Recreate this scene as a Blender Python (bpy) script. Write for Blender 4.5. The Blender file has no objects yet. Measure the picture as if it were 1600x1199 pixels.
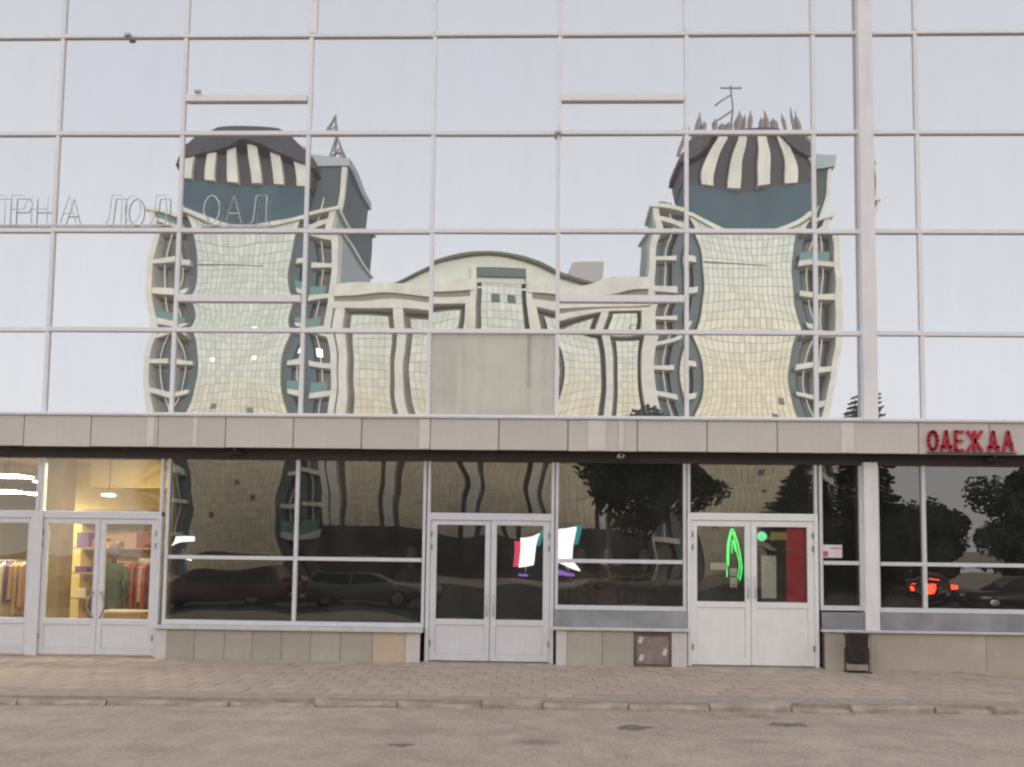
import bpy, bmesh, math, random
from mathutils import Vector, Matrix
R = math.radians
random.seed(7)
sc = bpy.context.scene
C = sc.collection

# ------------------------------------------------------------------ camera
cam_d = bpy.data.cameras.new('camera'); cam = bpy.data.objects.new('camera', cam_d); C.objects.link(cam)
cam_d.sensor_width = 36.0; cam_d.lens = 28.125; cam_d.shift_y = 0.1183; cam_d.clip_end = 3000; cam_d.clip_start = 0.05
def cam_axis(v, yaw=R(-1.589), pit=R(3.731), rol=R(0.740)):
    x, y, z = v
    c, s = math.cos(rol), math.sin(rol); x, z = c*x - s*z, s*x + c*z
    c, s = math.cos(pit), math.sin(pit); y, z = c*y - s*z, s*y + c*z
    c, s = math.cos(yaw), math.sin(yaw); x, y = c*x + s*y, -s*x + c*y
    return Vector((x, y, z))
rt, fw, up = cam_axis((1, 0, 0)), cam_axis((0, 1, 0)), cam_axis((0, 0, 1))
m3 = Matrix((rt, up, -fw)).transposed()
cam.matrix_world = Matrix.Translation((0, -12.5, 1.65)) @ m3.to_4x4()
sc.camera = cam

# ------------------------------------------------------------------ sky, sun, exposure
SUN_EL, SUN_AZ = R(8), R(14)          # the hazy sun stands behind the glass front, to its right
w = bpy.data.worlds.new('World'); sc.world = w; w.use_nodes = True
nt = w.node_tree; bg = nt.nodes['Background']
sky = nt.nodes.new('ShaderNodeTexSky'); sky.sky_type = 'NISHITA'; sky.sun_disc = False
sky.sun_elevation = SUN_EL; sky.sun_rotation = SUN_AZ; sky.dust_density = 4.0; sky.air_density = 1.0
mx = nt.nodes.new('ShaderNodeMix'); mx.data_type = 'RGBA'; mx.inputs[0].default_value = 0.86
mx.inputs[7].default_value = (8.35, 8.3, 8.65, 1)      # thin even cloud veil
tcw = nt.nodes.new('ShaderNodeTexCoord'); sx = nt.nodes.new('ShaderNodeSeparateXYZ'); nt.links.new(tcw.outputs['Generated'], sx.inputs[0])
vr = nt.nodes.new('ShaderNodeMapRange'); vr.inputs[1].default_value = 0.2; vr.inputs[2].default_value = 0.75; vr.inputs[3].default_value = 0.93; vr.inputs[4].default_value = 0.66   # veil thins overhead
nt.links.new(sx.outputs['Z'], vr.inputs[0]); nt.links.new(vr.outputs[0], mx.inputs[0])
nt.links.new(sky.outputs[0], mx.inputs[6]); nt.links.new(mx.outputs[2], bg.inputs[0])
bg.inputs[1].default_value = 0.11
sun_d = bpy.data.lights.new('sun', 'SUN'); sun_d.energy = 1.6; sun_d.angle = R(11); sun_d.color = (1.0, 0.94, 0.84)
sun = bpy.data.objects.new('sun', sun_d); C.objects.link(sun)
sdir = Vector((math.sin(SUN_AZ)*math.cos(SUN_EL), math.cos(SUN_AZ)*math.cos(SUN_EL), math.sin(SUN_EL)))
sun.rotation_euler = sdir.to_track_quat('Z', 'Y').to_euler(); sun.location = (10, 30, 40)
sc.view_settings.view_transform = 'Standard'; sc.view_settings.look = 'None'
sc.view_settings.exposure = 0.62; sc.view_settings.gamma = 1.0
sc.render.engine = 'CYCLES'
sc.cycles.max_bounces = 8; sc.cycles.transparent_max_bounces = 12; sc.cycles.glossy_bounces = 5
sc.cycles.filter_width = 2.3

# ------------------------------------------------------------------ materials
MATS = {}
def mat(name, col, rough=0.6, var=0.12, scale=6.0, spec=0.3, metal=0.0, bump=0.0, bscale=40.0, emit=None, estr=0.0, attr=False, streak=0.0, obj_var=0.0):
    if name in MATS: return MATS[name]
    m = bpy.data.materials.new(name); m.use_nodes = True; n = m.node_tree.nodes; l = m.node_tree.links
    b = n['Principled BSDF']; b.inputs['Roughness'].default_value = rough
    b.inputs['Specular IOR Level'].default_value = spec; b.inputs['Metallic'].default_value = metal
    tc = n.new('ShaderNodeTexCoord')
    no = n.new('ShaderNodeTexNoise'); no.inputs['Scale'].default_value = scale; no.inputs['Detail'].default_value = 6
    l.new(tc.outputs['Object'], no.inputs['Vector'])
    mr = n.new('ShaderNodeMapRange'); mr.inputs[1].default_value = 0.25; mr.inputs[2].default_value = 0.75
    mr.inputs[3].default_value = 1 - var; mr.inputs[4].default_value = 1 + var
    l.new(no.outputs[0], mr.inputs[0])
    fac = mr.outputs[0]
    if streak:
        mp = n.new('ShaderNodeMapping'); mp.inputs['Scale'].default_value = (9, 9, 0.6)
        l.new(tc.outputs['Object'], mp.inputs['Vector'])
        n2 = n.new('ShaderNodeTexNoise'); n2.inputs['Scale'].default_value = 1.6; n2.inputs['Detail'].default_value = 5
        l.new(mp.outputs[0], n2.inputs['Vector'])
        r2 = n.new('ShaderNodeMapRange'); r2.inputs[1].default_value = 0.5; r2.inputs[2].default_value = 0.8
        r2.inputs[3].default_value = 1.0; r2.inputs[4].default_value = 1 - streak
        l.new(n2.outputs[0], r2.inputs[0])
        mm = n.new('ShaderNodeMath'); mm.operation = 'MULTIPLY'; l.new(fac, mm.inputs[0]); l.new(r2.outputs[0], mm.inputs[1]); fac = mm.outputs[0]
    if obj_var:
        oi = n.new('ShaderNodeObjectInfo'); r3 = n.new('ShaderNodeMapRange')
        r3.inputs[3].default_value = 1 - obj_var; r3.inputs[4].default_value = 1 + obj_var
        l.new(oi.outputs['Random'], r3.inputs[0])
        mm = n.new('ShaderNodeMath'); mm.operation = 'MULTIPLY'; l.new(fac, mm.inputs[0]); l.new(r3.outputs[0], mm.inputs[1]); fac = mm.outputs[0]
    mul = n.new('ShaderNodeVectorMath'); mul.operation = 'SCALE'
    if attr:
        at = n.new('ShaderNodeAttribute'); at.attribute_name = 'Col'; l.new(at.outputs['Color'], mul.inputs[0])
    else:
        mul.inputs[0].default_value = col[:3]
    l.new(fac, mul.inputs['Scale']); l.new(mul.outputs[0], b.inputs['Base Color'])
    if bump:
        bn = n.new('ShaderNodeTexNoise'); bn.inputs['Scale'].default_value = bscale; bn.inputs['Detail'].default_value = 5
        l.new(tc.outputs['Object'], bn.inputs['Vector'])
        bp = n.new('ShaderNodeBump'); bp.inputs['Strength'].default_value = bump; bp.inputs['Distance'].default_value = 0.01
        l.new(bn.outputs[0], bp.inputs['Height']); l.new(bp.outputs[0], b.inputs['Normal'])
    if emit:
        b.inputs['Emission Color'].default_value = (*emit, 1); b.inputs['Emission Strength'].default_value = estr
    MATS[name] = m
    return m

def mirror_mat():
    m = bpy.data.materials.new('mirror_glass'); m.use_nodes = True; n = m.node_tree.nodes; l = m.node_tree.links
    n.remove(n['Principled BSDF']); out = n['Material Output']
    g = n.new('ShaderNodeBsdfGlossy'); g.inputs['Roughness'].default_value = 0.004
    oi = n.new('ShaderNodeObjectInfo')
    rp = n.new('ShaderNodeMix'); rp.data_type = 'RGBA'
    rp.inputs[6].default_value = (0.565, 0.58, 0.60, 1); rp.inputs[7].default_value = (0.595, 0.605, 0.61, 1)
    l.new(oi.outputs['Random'], rp.inputs[0]); l.new(rp.outputs[2], g.inputs['Color'])
    d = n.new('ShaderNodeBsdfDiffuse'); d.inputs['Color'].default_value = (0.55, 0.54, 0.52, 1)
    tc = n.new('ShaderNodeTexCoord'); mp = n.new('ShaderNodeMapping'); mp.inputs['Scale'].default_value = (2.2, 2.2, 0.5)
    l.new(tc.outputs['Object'], mp.inputs['Vector'])
    no = n.new('ShaderNodeTexNoise'); no.inputs['Scale'].default_value = 1.5; no.inputs['Detail'].default_value = 6
    l.new(mp.outputs[0], no.inputs['Vector'])
    mr = n.new('ShaderNodeMapRange'); mr.inputs[1].default_value = 0.3; mr.inputs[2].default_value = 0.8
    mr.inputs[3].default_value = 0.09; mr.inputs[4].default_value = 0.16
    l.new(no.outputs[0], mr.inputs[0])
    ms = n.new('ShaderNodeMixShader'); l.new(mr.outputs[0], ms.inputs[0]); l.new(g.outputs[0], ms.inputs[1]); l.new(d.outputs[0], ms.inputs[2])
    l.new(ms.outputs[0], out.inputs[0])
    return m
def glass_mat(name, refl=0.155, tint=(0.55, 0.56, 0.54), film=(0.025, 0.075), fcol=(0.42, 0.43, 0.42)):
    m = bpy.data.materials.new(name); m.use_nodes = True; n = m.node_tree.nodes; l = m.node_tree.links
    n.remove(n['Principled BSDF']); out = n['Material Output']
    g = n.new('ShaderNodeBsdfGlossy'); g.inputs['Roughness'].default_value = 0.004; g.inputs['Color'].default_value = (0.97, 0.95, 0.9, 1)
    t = n.new('ShaderNodeBsdfTransparent'); t.inputs['Color'].default_value = (*tint, 1)
    fr = n.new('ShaderNodeLayerWeight'); fr.inputs['Blend'].default_value = 0.25
    mr = n.new('ShaderNodeMapRange'); mr.inputs[3].default_value = refl; mr.inputs[4].default_value = 0.95
    l.new(fr.outputs['Fresnel'], mr.inputs[0]); mr.inputs[1].default_value = 0.06
    ms = n.new('ShaderNodeMixShader'); l.new(mr.outputs[0], ms.inputs[0]); l.new(t.outputs[0], ms.inputs[1]); l.new(g.outputs[0], ms.inputs[2])
    dd = n.new('ShaderNodeBsdfDiffuse'); dd.inputs['Color'].default_value = (*fcol, 1)
    tc = n.new('ShaderNodeTexCoord'); no = n.new('ShaderNodeTexNoise'); no.inputs['Scale'].default_value = 2.5; no.inputs['Detail'].default_value = 7
    l.new(tc.outputs['Object'], no.inputs['Vector'])
    m2 = n.new('ShaderNodeMapRange'); m2.inputs[1].default_value = 0.35; m2.inputs[2].default_value = 0.8; m2.inputs[3].default_value = film[0]; m2.inputs[4].default_value = film[1]
    l.new(no.outputs[0], m2.inputs[0])
    mz = n.new('ShaderNodeMixShader'); l.new(m2.outputs[0], mz.inputs[0]); l.new(ms.outputs[0], mz.inputs[1]); l.new(dd.outputs[0], mz.inputs[2])
    l.new(mz.outputs[0], out.inputs[0])
    return m
M_MIR = mirror_mat()
M_GLASS = glass_mat('shop_glass')
M_CLEAR = glass_mat('clear_glass', 0.11, (0.86, 0.86, 0.83), (.03, .10), (.62, .60, .54))
M_MILK = glass_mat('milky_film_glass', 0.06, (.95, .95, .93), (.42, .54), (.97, .96, .88))
M_FRAME = mat('curtain_wall_paint', (0.92, 0.89, 0.895), 0.5, 0.04, 3, streak=0.07, obj_var=0.04)
M_SHOPF = mat('shop_frame_paint', (0.74, 0.73, 0.755), 0.45, 0.06, 4, streak=0.05)
M_DOORW = mat('door_paint_white', (0.90, 0.885, 0.87), 0.4, 0.05, 4, streak=0.04)
M_FASC = mat('fascia_stone', (0.65, 0.60, 0.55), 0.55, 0.06, 2, streak=0.05, obj_var=0.05)
M_FASC2 = mat('fascia_stone_caustic', (0.78, 0.72, 0.67), 0.5, 0.07, 5, streak=0.10)  # paler stone tone, paints light cast onto the band by the glass
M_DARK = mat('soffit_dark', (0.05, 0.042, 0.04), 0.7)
M_JOINT = mat('joint_dark', (0.12, 0.11, 0.10), 0.9)
M_TILE = mat('plinth_tile', (0.47, 0.42, 0.36), 0.5, 0.12, 3, streak=0.05, obj_var=0.07)
M_TAN = mat('plinth_tile_tan', (0.60, 0.49, 0.36), 0.5, 0.08, 5)
M_PIER = mat('plinth_pier', (0.68, 0.64, 0.62), 0.5, 0.06, 5)
M_SILL = mat('sill_white', (0.66, 0.64, 0.62), 0.5, 0.08, 5, streak=0.1)
M_APRON = mat('apron_metal', (0.42, 0.45, 0.48), 0.30, 0.35, 1.8, spec=0.5, metal=0.6, streak=0.10)
M_HING = mat('hinge_metal', (0.35, 0.35, 0.35), 0.35, metal=0.8)
M_SLAB = mat('paving_slab', (0.475, 0.385, 0.32), 0.85, 0.16, 5, bump=0.4, obj_var=0.08)
M_KERB = mat('kerb_concrete', (0.40, 0.335, 0.28), 0.9, 0.28, 6, bump=0.7)
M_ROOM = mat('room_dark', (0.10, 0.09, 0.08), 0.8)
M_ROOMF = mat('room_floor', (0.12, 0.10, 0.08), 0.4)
M_YEL = mat('shop_wall_yellow', (0.78, 0.63, 0.25), 0.6, 0.08, 2)
M_CEIL = mat('shop_ceiling', (0.64, 0.50, 0.22), 0.7, 0.05)
M_LAMP = mat('ceiling_lamp_glow', (0.9, 0.88, 0.8), 0.5, emit=(1.0, 0.90, 0.66), estr=34.0)

# ------------------------------------------------------------------ helpers
def link(o, parent=None):
    C.objects.link(o)
    if parent is not None: o.parent = parent
    return o
def thing(name, label, cat, loc=(0, 0, 0), rotz=0, group=None):
    o = bpy.data.objects.new(name, None); o.empty_display_size = 0.2; link(o)
    o.location = loc; o.rotation_euler = (0, 0, rotz)
    return tag(o, label, cat, group)
def tag(o, label, cat, group=None):
    o['label'] = label; o['category'] = cat
    if group: o['group'] = group
    return o
def bm_box(bm, x0, x1, y0, y1, z0, z1):
    v = [bm.verts.new(p) for p in ((x0,y0,z0),(x1,y0,z0),(x1,y1,z0),(x0,y1,z0),(x0,y0,z1),(x1,y0,z1),(x1,y1,z1),(x0,y1,z1))]
    return [bm.faces.new([v[i] for i in f]) for f in ((0,3,2,1),(4,5,6,7),(0,1,5,4),(1,2,6,5),(2,3,7,6),(3,0,4,7))]
def mesh_obj(name, bm, m, parent=None, smooth=False):
    me = bpy.data.meshes.new(name); bm.normal_update(); bm.to_mesh(me); bm.free(); me.materials.append(m)
    if smooth:
        for p in me.polygons: p.use_smooth = True
    return link(bpy.data.objects.new(name, me), parent)
def boxes(name, bl, m, parent=None, bevel=0.0):
    bm = bmesh.new()
    for b in bl: bm_box(bm, *b)
    if bevel:
        bmesh.ops.bevel(bm, geom=list(bm.edges), offset=bevel, segments=1, affect='EDGES')
    return mesh_obj(name, bm, m, parent)
_cache = {}
def piece(name, x0, x1, y0, y1, z0, z1, m, parent, bevel=0.004):
    """a box piece whose origin is at its centre; alike pieces share one mesh"""
    d = (round(x1-x0, 4), round(y1-y0, 4), round(z1-z0, 4))
    k = (name, d, m.name, bevel)
    if k not in _cache:
        bm = bmesh.new(); bm_box(bm, -d[0]/2, d[0]/2, -d[1]/2, d[1]/2, -d[2]/2, d[2]/2)
        if bevel: bmesh.ops.bevel(bm, geom=list(bm.edges), offset=min(bevel, min(d)*0.3), segments=1, affect='EDGES')
        me = bpy.data.meshes.new(name); bm.normal_update(); bm.to_mesh(me); bm.free(); me.materials.append(m); _cache[k] = me
    o = bpy.data.objects.new(name, _cache[k]); link(o, parent)
    o.location = ((x0+x1)/2, (y0+y1)/2, (z0+z1)/2)
    return o
def tube(bm, pts, r, n=6, closed=False):
    pts = [Vector(p) for p in pts]; rings = []
    N = len(pts)
    for i, p in enumerate(pts):
        a = pts[(i-1) % N] if (i > 0 or closed) else p
        b = pts[(i+1) % N] if (i < N-1 or closed) else p
        t = (b-a).normalized()
        u = t.orthogonal().normalized() if abs(t.y) > 0.95 else t.cross(Vector((0, 1, 0))).normalized()
        v = t.cross(u)
        rr = r[i] if isinstance(r, (list, tuple)) else r
        rings.append([bm.verts.new(p + (u*math.cos(k*2*math.pi/n) + v*math.sin(k*2*math.pi/n))*rr) for k in range(n)])
    for i in range(N if closed else N-1):
        A, B = rings[i], rings[(i+1) % N]
        for k in range(n): bm.faces.new((A[k], A[(k+1) % n], B[(k+1) % n], B[k]))
    if not closed:
        bm.faces.new(rings[0][::-1]); bm.faces.new(rings[-1])
def tube_obj(name, paths, r, m, parent=None, n=6, closed=False):
    bm = bmesh.new()
    for p in paths: tube(bm, p, r, n, closed)
    return mesh_obj(name, bm, m, parent, smooth=True)
def lathe(bm, prof, n=16, cx=0, cy=0):
    rings = [[bm.verts.new((cx + r*math.cos(2*math.pi*k/n), cy + r*math.sin(2*math.pi*k/n), z)) for k in range(n)] for r, z in prof]
    for A, B in zip(rings, rings[1:]):
        for k in range(n): bm.faces.new((A[k], A[(k+1) % n], B[(k+1) % n], B[k]))
    bm.faces.new(rings[0][::-1]); bm.faces.new(rings[-1])

# ------------------------------------------------------------------ ground
def road_mat():
    m = bpy.data.materials.new('worn_asphalt'); m.use_nodes = True; n = m.node_tree.nodes; l = m.node_tree.links
    b = n['Principled BSDF']; b.inputs['Roughness'].default_value = 0.85; b.inputs['Specular IOR Level'].default_value = 0.25
    tc = n.new('ShaderNodeTexCoord')
    def noise(s, d, v=None):
        x = n.new('ShaderNodeTexNoise'); x.inputs['Scale'].default_value = s; x.inputs['Detail'].default_value = d
        l.new(v if v else tc.outputs['Object'], x.inputs['Vector']); return x
    big = noise(0.45, 5); fine = noise(32, 5); mid = noise(3.5, 6)
    r = n.new('ShaderNodeValToRGB'); e = r.color_ramp.elements
    e[0].position = 0.3; e[0].color = (0.41, 0.335, 0.278, 1); e[1].position = 0.72; e[1].color = (0.495, 0.41, 0.345, 1)
    l.new(big.outputs[0], r.inputs[0])
    mr = n.new('ShaderNodeMapRange'); mr.inputs[1].default_value = .3; mr.inputs[2].default_value = .7; mr.inputs[3].default_value = .80; mr.inputs[4].default_value = 1.18
    l.new(fine.outputs[0], mr.inputs[0])
    m2 = n.new('ShaderNodeMapRange'); m2.inputs[1].default_value = .3; m2.inputs[2].default_value = .7; m2.inputs[3].default_value = .86; m2.inputs[4].default_value = 1.1
    l.new(mid.outputs[0], m2.inputs[0])
    mm = n.new('ShaderNodeMath'); mm.operation = 'MULTIPLY'; l.new(mr.outputs[0], mm.inputs[0]); l.new(m2.outputs[0], mm.inputs[1])
    ml = n.new('ShaderNodeMapping'); ml.inputs['Scale'].default_value = (0.16, 1.3, 1); l.new(tc.outputs['Object'], ml.inputs['Vector'])
    ln = noise(1.3, 5, ml.outputs[0]); lr = n.new('ShaderNodeMapRange'); lr.inputs[1].default_value = .3; lr.inputs[2].default_value = .7; lr.inputs[3].default_value = .93; lr.inputs[4].default_value = 1.06
    l.new(ln.outputs[0], lr.inputs[0]); kk = n.new('ShaderNodeMath'); kk.operation = 'MULTIPLY'; l.new(mm.outputs[0], kk.inputs[0]); l.new(lr.outputs[0], kk.inputs[1]); mm = kk
    # oil spots and hairline cracks
    mp = n.new('ShaderNodeMapping'); mp.inputs['Scale'].default_value = (0.55, 1.1, 1); l.new(tc.outputs['Object'], mp.inputs['Vector'])
    vo = n.new('ShaderNodeTexVoronoi'); vo.inputs['Scale'].default_value = 0.9; vo.inputs['Randomness'].default_value = 1; l.new(mp.outputs[0], vo.inputs['Vector'])
    sp = n.new('ShaderNodeMapRange'); sp.inputs[1].default_value = 0.05; sp.inputs[2].default_value = 0.16; sp.inputs[3].default_value = 0.72; sp.inputs[4].default_value = 1
    l.new(vo.outputs['Distance'], sp.inputs[0])
    wv = n.new('ShaderNodeTexVoronoi'); wv.feature = 'DISTANCE_TO_EDGE'; wv.inputs['Scale'].default_value = 0.7
    dn = noise(2.0, 4); ad = n.new('ShaderNodeVectorMath'); ad.operation = 'ADD'; sc_ = n.new('ShaderNodeVectorMath'); sc_.operation = 'SCALE'; sc_.inputs['Scale'].default_value = 0.5
    l.new(dn.outputs['Color'], sc_.inputs[0]); l.new(tc.outputs['Object'], ad.inputs[0]); l.new(sc_.outputs[0], ad.inputs[1]); l.new(ad.outputs[0], wv.inputs['Vector'])
    cr = n.new('ShaderNodeMapRange'); cr.inputs[1].default_value = 0.0; cr.inputs[2].default_value = 0.012; cr.inputs[3].default_value = 0.93; cr.inputs[4].default_value = 1
    l.new(wv.outputs['Distance'], cr.inputs[0])
    for x in (sp, cr):
        k = n.new('ShaderNodeMath'); k.operation = 'MULTIPLY'; l.new(mm.outputs[0], k.inputs[0]); l.new(x.outputs[0], k.inputs[1]); mm = k
    s2 = n.new('ShaderNodeVectorMath'); s2.operation = 'SCALE'; l.new(r.outputs[0], s2.inputs[0]); l.new(mm.outputs[0], s2.inputs['Scale'])
    l.new(s2.outputs[0], b.inputs['Base Color'])
    bp = n.new('ShaderNodeBump'); bp.inputs['Strength'].default_value = 0.5; bp.inputs['Distance'].default_value = 0.01
    l.new(fine.outputs[0], bp.inputs['Height']); l.new(bp.outputs[0], b.inputs['Normal'])
    return m
bm = bmesh.new()
bmesh.ops.create_grid(bm, x_segments=60, y_segments=60, size=1)
for v in bm.verts:
    x, y = v.co.x, v.co.y
    v.co = (math.copysign(abs(x)**3, x)*900, math.copysign(abs(y)**3, y)*900, -0.10)
road = mesh_obj('road', bm, road_mat()); road['kind'] = 'structure'

bm = bmesh.new(); bm.faces.new([bm.verts.new(p) for p in ((-400, -34, -.096), (400, -34, -.096), (400, -9.5, -.096), (-400, -9.5, -.096))])
o = mesh_obj('carriageway', bm, mat('dark_asphalt', (.085, .08, .078), .85, .2, .8, bump=.4, bscale=60)); o['kind'] = 'structure'
KX0, KY0, KX1, KY1 = -14.0, -3.72, 14.0, -2.50        # kerb line, slightly askew to the building
def kerb_y(x): return KY0 + (x-KX0)*(KY1-KY0)/(KX1-KX0)
bm = bmesh.new()
vs = [(-16, kerb_y(-16)+0.02), (16, kerb_y(16)+0.02), (16, 0.5), (-16, 0.5)]
a = [bm.verts.new((x, y, -0.009)) for x, y in vs]; b_ = [bm.verts.new((x, y, -0.2)) for x, y in vs]
bm.faces.new(a)
for i in range(4): bm.faces.new((b_[i], b_[(i+1) % 4], a[(i+1) % 4], a[i]))
pave = mesh_obj('pavement', bm, mat('paving_bed', (0.40, 0.335, 0.285), 0.95, 0.2, 8, bump=0.6)); pave['kind'] = 'structure'
slabs = []
S = 0.33
for r_ in range(12):
    for c_ in range(-30, 30):
        x = c_*S + (S/2 if r_ % 2 else 0); y = 0.10 - (r_+0.5)*S
        if y - S/2 < kerb_y(x) + 0.20: continue
        slabs.append((x, y))
near = sorted([s for s in slabs if abs(s[0]) < 8.3], key=lambda s: (s[1], abs(s[0])))[:296]
nearset = set(near)
slab_mesh = []
for k in range(4):
    bm = bmesh.new(); bm_box(bm, -S/2+.006, S/2-.006, -S/2+.006, S/2-.006, -0.05, 0.0)
    bmesh.ops.bevel(bm, geom=[e for e in bm.edges if all(v.co.z > -0.01 for v in e.verts)], offset=0.006, segments=1, affect='EDGES')
    me = bpy.data.meshes.new('paving_slab'); bm.normal_update(); bm.to_mesh(me); bm.free(); me.materials.append(M_SLAB); slab_mesh.append(me)
rs = random.Random(3)
for x, y in near:
    o = bpy.data.objects.new('paving_slab', rs.choice(slab_mesh)); link(o, pave)
    o.location = (x, y, rs.uniform(-0.004, 0.003)); o.rotation_euler = (rs.gauss(0, .003), rs.gauss(0, .003), rs.gauss(0, .006))
bm = bmesh.new()
for x, y in slabs:
    if (x, y) in nearset: continue
    dz = rs.uniform(-0.006, 0.005)
    bm_box(bm, x-S/2+.006, x+S/2-.006, y-S/2+.006, y+S/2-.006, -0.05+dz, dz)
o = mesh_obj('paving_slabs', bm, mat('paving_slab_far', (0.47, 0.38, 0.315), 0.85, 0.2, 3, bump=0.4), pave); o['kind'] = 'stuff'

kerb = bpy.data.objects.new('kerb', None); link(kerb); kerb['kind'] = 'structure'; kerb.location = (0, kerb_y(0), -0.1)
x = -13.0; ang = math.atan2(KY1-KY0, KX1-KX0)
rk = random.Random(11)
while x < 13:
    L = rk.choice((0.95, 0.98, 1.0, 0.7))
    bm = bmesh.new()
    nx = 7
    top = 0.085 + rk.uniform(-0.05, 0.012); sag = rk.uniform(-0.02, 0.03); dep = rk.uniform(-0.02, 0.03)
    secs = []
    for i in range(nx):
        t = i/(nx-1); xx = (t-0.5)*(L-0.02)
        ch = max(0, rk.gauss(0.012, 0.016)); zt = top - sag*t - max(0, rk.gauss(0, .006))
        secs.append([(xx, -0.075, -0.1), (xx, -0.075+rk.uniform(0, .012), zt-0.03-ch), (xx, -0.05+ch, zt), (xx, 0.075, zt+rk.uniform(-.004, .004)), (xx, 0.075, -0.1)])
    V = [[bm.verts.new(p) for p in s] for s in secs]
    for A, B in zip(V, V[1:]):
        for k in range(5): bm.faces.new((A[k], B[k], B[(k+1) % 5], A[(k+1) % 5]))
    bm.faces.new(V[0]); bm.faces.new(V[-1][::-1])
    bmesh.ops.recalc_face_normals(bm, faces=bm.faces)
    o = mesh_obj('kerb_stone', bm, M_KERB, kerb)
    o.location = (x+L/2, kerb_y(x+L/2)-kerb_y(0)+dep, 0); o.rotation_euler = (rk.gauss(0, .05), rk.gauss(0, .012), ang + rk.gauss(0, .02))
    x += L - .012 + rk.uniform(0.0, 0.01)

bm = bmesh.new(); rg = random.Random(31)
for k in range(900):
    xx = rg.uniform(-9, 9); yy = kerb_y(xx) - .09 - abs(rg.gauss(0, .16)) if k < 650 else rg.uniform(-6.3, -3.4); q = rg.uniform(.004, .014)*(1.6 if rg.random() < .08 else 1)
    v = [bm.verts.new((xx+q*rg.uniform(.6, 1.4)*math.cos(a), yy+q*rg.uniform(.6, 1.4)*math.sin(a), -.101)) for a in (0, 1.57, 3.14, 4.71)]; tp = bm.verts.new((xx, yy, -.1+q*.8))
    for i in range(4): bm.faces.new((v[i], v[(i+1) % 4], tp))
o = mesh_obj('grit', bm, mat('grit_stone', (.36, .31, .27), .9, .5, 3)); o['kind'] = 'stuff'; o['label'] = 'loose grit swept along the foot of the kerb'; o['category'] = 'grit'
M_TAR = mat('tar_patch', (.20, .17, .15), .8, .3, 12, bump=.5)
for (px, py, ra_, rb_) in ((1.05, -4.05, .22, .07), (2.75, -3.75, .26, .06), (5.2, -4.9, .2, .05), (-1.2, -5.0, .12, .04)):
    bm = bmesh.new(); rr_ = random.Random(px); k_ = [rr_.uniform(.6, 1.2) for _ in range(14)]
    ring = [bm.verts.new((px+ra_*k_[i]*math.cos(i*2*math.pi/14), py+rb_*2*k_[i]*math.sin(i*2*math.pi/14), -.0995)) for i in range(14)]
    inn = [bm.verts.new((px+.8*(v.co.x-px), py+.8*(v.co.y-py), -.094)) for v in ring]
    for i in range(14): bm.faces.new((ring[i], ring[(i+1) % 14], inn[(i+1) % 14], inn[i]))
    bm.faces.new(inn); mesh_obj('tar_patch', bm, M_TAR, road)

# ------------------------------------------------------------------ the glass-fronted building
bld = thing('shopping_building', 'long shop building with mirrored glass upper storeys over a stone band and ground floor shops', 'building', (0, 0, 0))
VX = [-13.94, -11.9, -9.88, -7.86, -5.80, -3.73, -1.69, 0.33, 2.375, 4.395, 5.19, 6.03, 8.07, 10.11, 12.15]
ZR = [3.84, 5.215, 6.852, 8.473, 10.126, 11.77, 13.41]
PILL = 5.19
ROOF = 15.2
boxes('back_wall', [(-13.9, 12.1, 0.45, 0.6, 3.5, ROOF)], M_ROOM, bld)
boxes('side_wall', [(-14.3, -13.98, -0.02, 18, -0.1, ROOF), (12.2, 12.5, -0.02, 18, -0.1, ROOF), (-14.3, 12.5, 17.7, 18, -0.1, ROOF)], M_FASC, bld)
boxes('roof', [(-14.4, 12.6, -0.3, 18.1, ROOF, ROOF+0.4)], M_DARK, bld)
boxes('upper_wall', [(-13.97, 12.19, 0.0, 0.4, 13.45, ROOF)], M_FASC, bld)
boxes('upper_floor', [(-13.9, 12.1, 0.3, 17.6, 3.45, 3.75)], M_ROOM, bld)

# pane bow in mm (+ bulges towards the street), extra tilt about x / z in mrad
BOW = {}
def pane(x0, x1, z0, z1, bow, tx, tz, seed, m=None, name='glass_pane', y=0.0, nx=22, nz=18, wave=1.0, parent=None, tw=0.0, cub=0.0):
    rr = random.Random(seed)
    bm = bmesh.new(); hw, hh = (x1-x0)/2, (z1-z0)/2
    ph = [rr.uniform(0, 6.28) for _ in range(6)]; am = [rr.uniform(0.4, 1.0) for _ in range(3)]
    g = []
    for j in range(nz+1):
        row = []
        for i in range(nx+1):
            u = -1 + 2*i/nx; v = -1 + 2*j/nz
            h = bow*0.001*(1-u*u)*(1-v*v) + tx*0.001*v*hh + tz*0.001*u*hw + tw*0.001*u*v + cub*0.001*v*(1-v*v)*(1-u*u)
            X, Z = u*hw, v*hh
            h += wave*0.00010*(am[0]*math.sin(9*Z + 2*X + ph[0]) + am[1]*math.sin(7*X - 3*Z + ph[1]) + am[2]*math.sin(5*X + 11*Z + ph[2]))
            row.append(bm.verts.new((X, -h, Z)))
        g.append(row)
    for j in range(nz):
        for i in range(nx): bm.faces.new((g[j][i], g[j][i+1], g[j+1][i+1], g[j+1][i]))
    o = mesh_obj(name, bm, m or M_MIR, parent or bld, smooth=True)
    o.location = ((x0+x1)/2, y, (z0+z1)/2)
    return o
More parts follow.
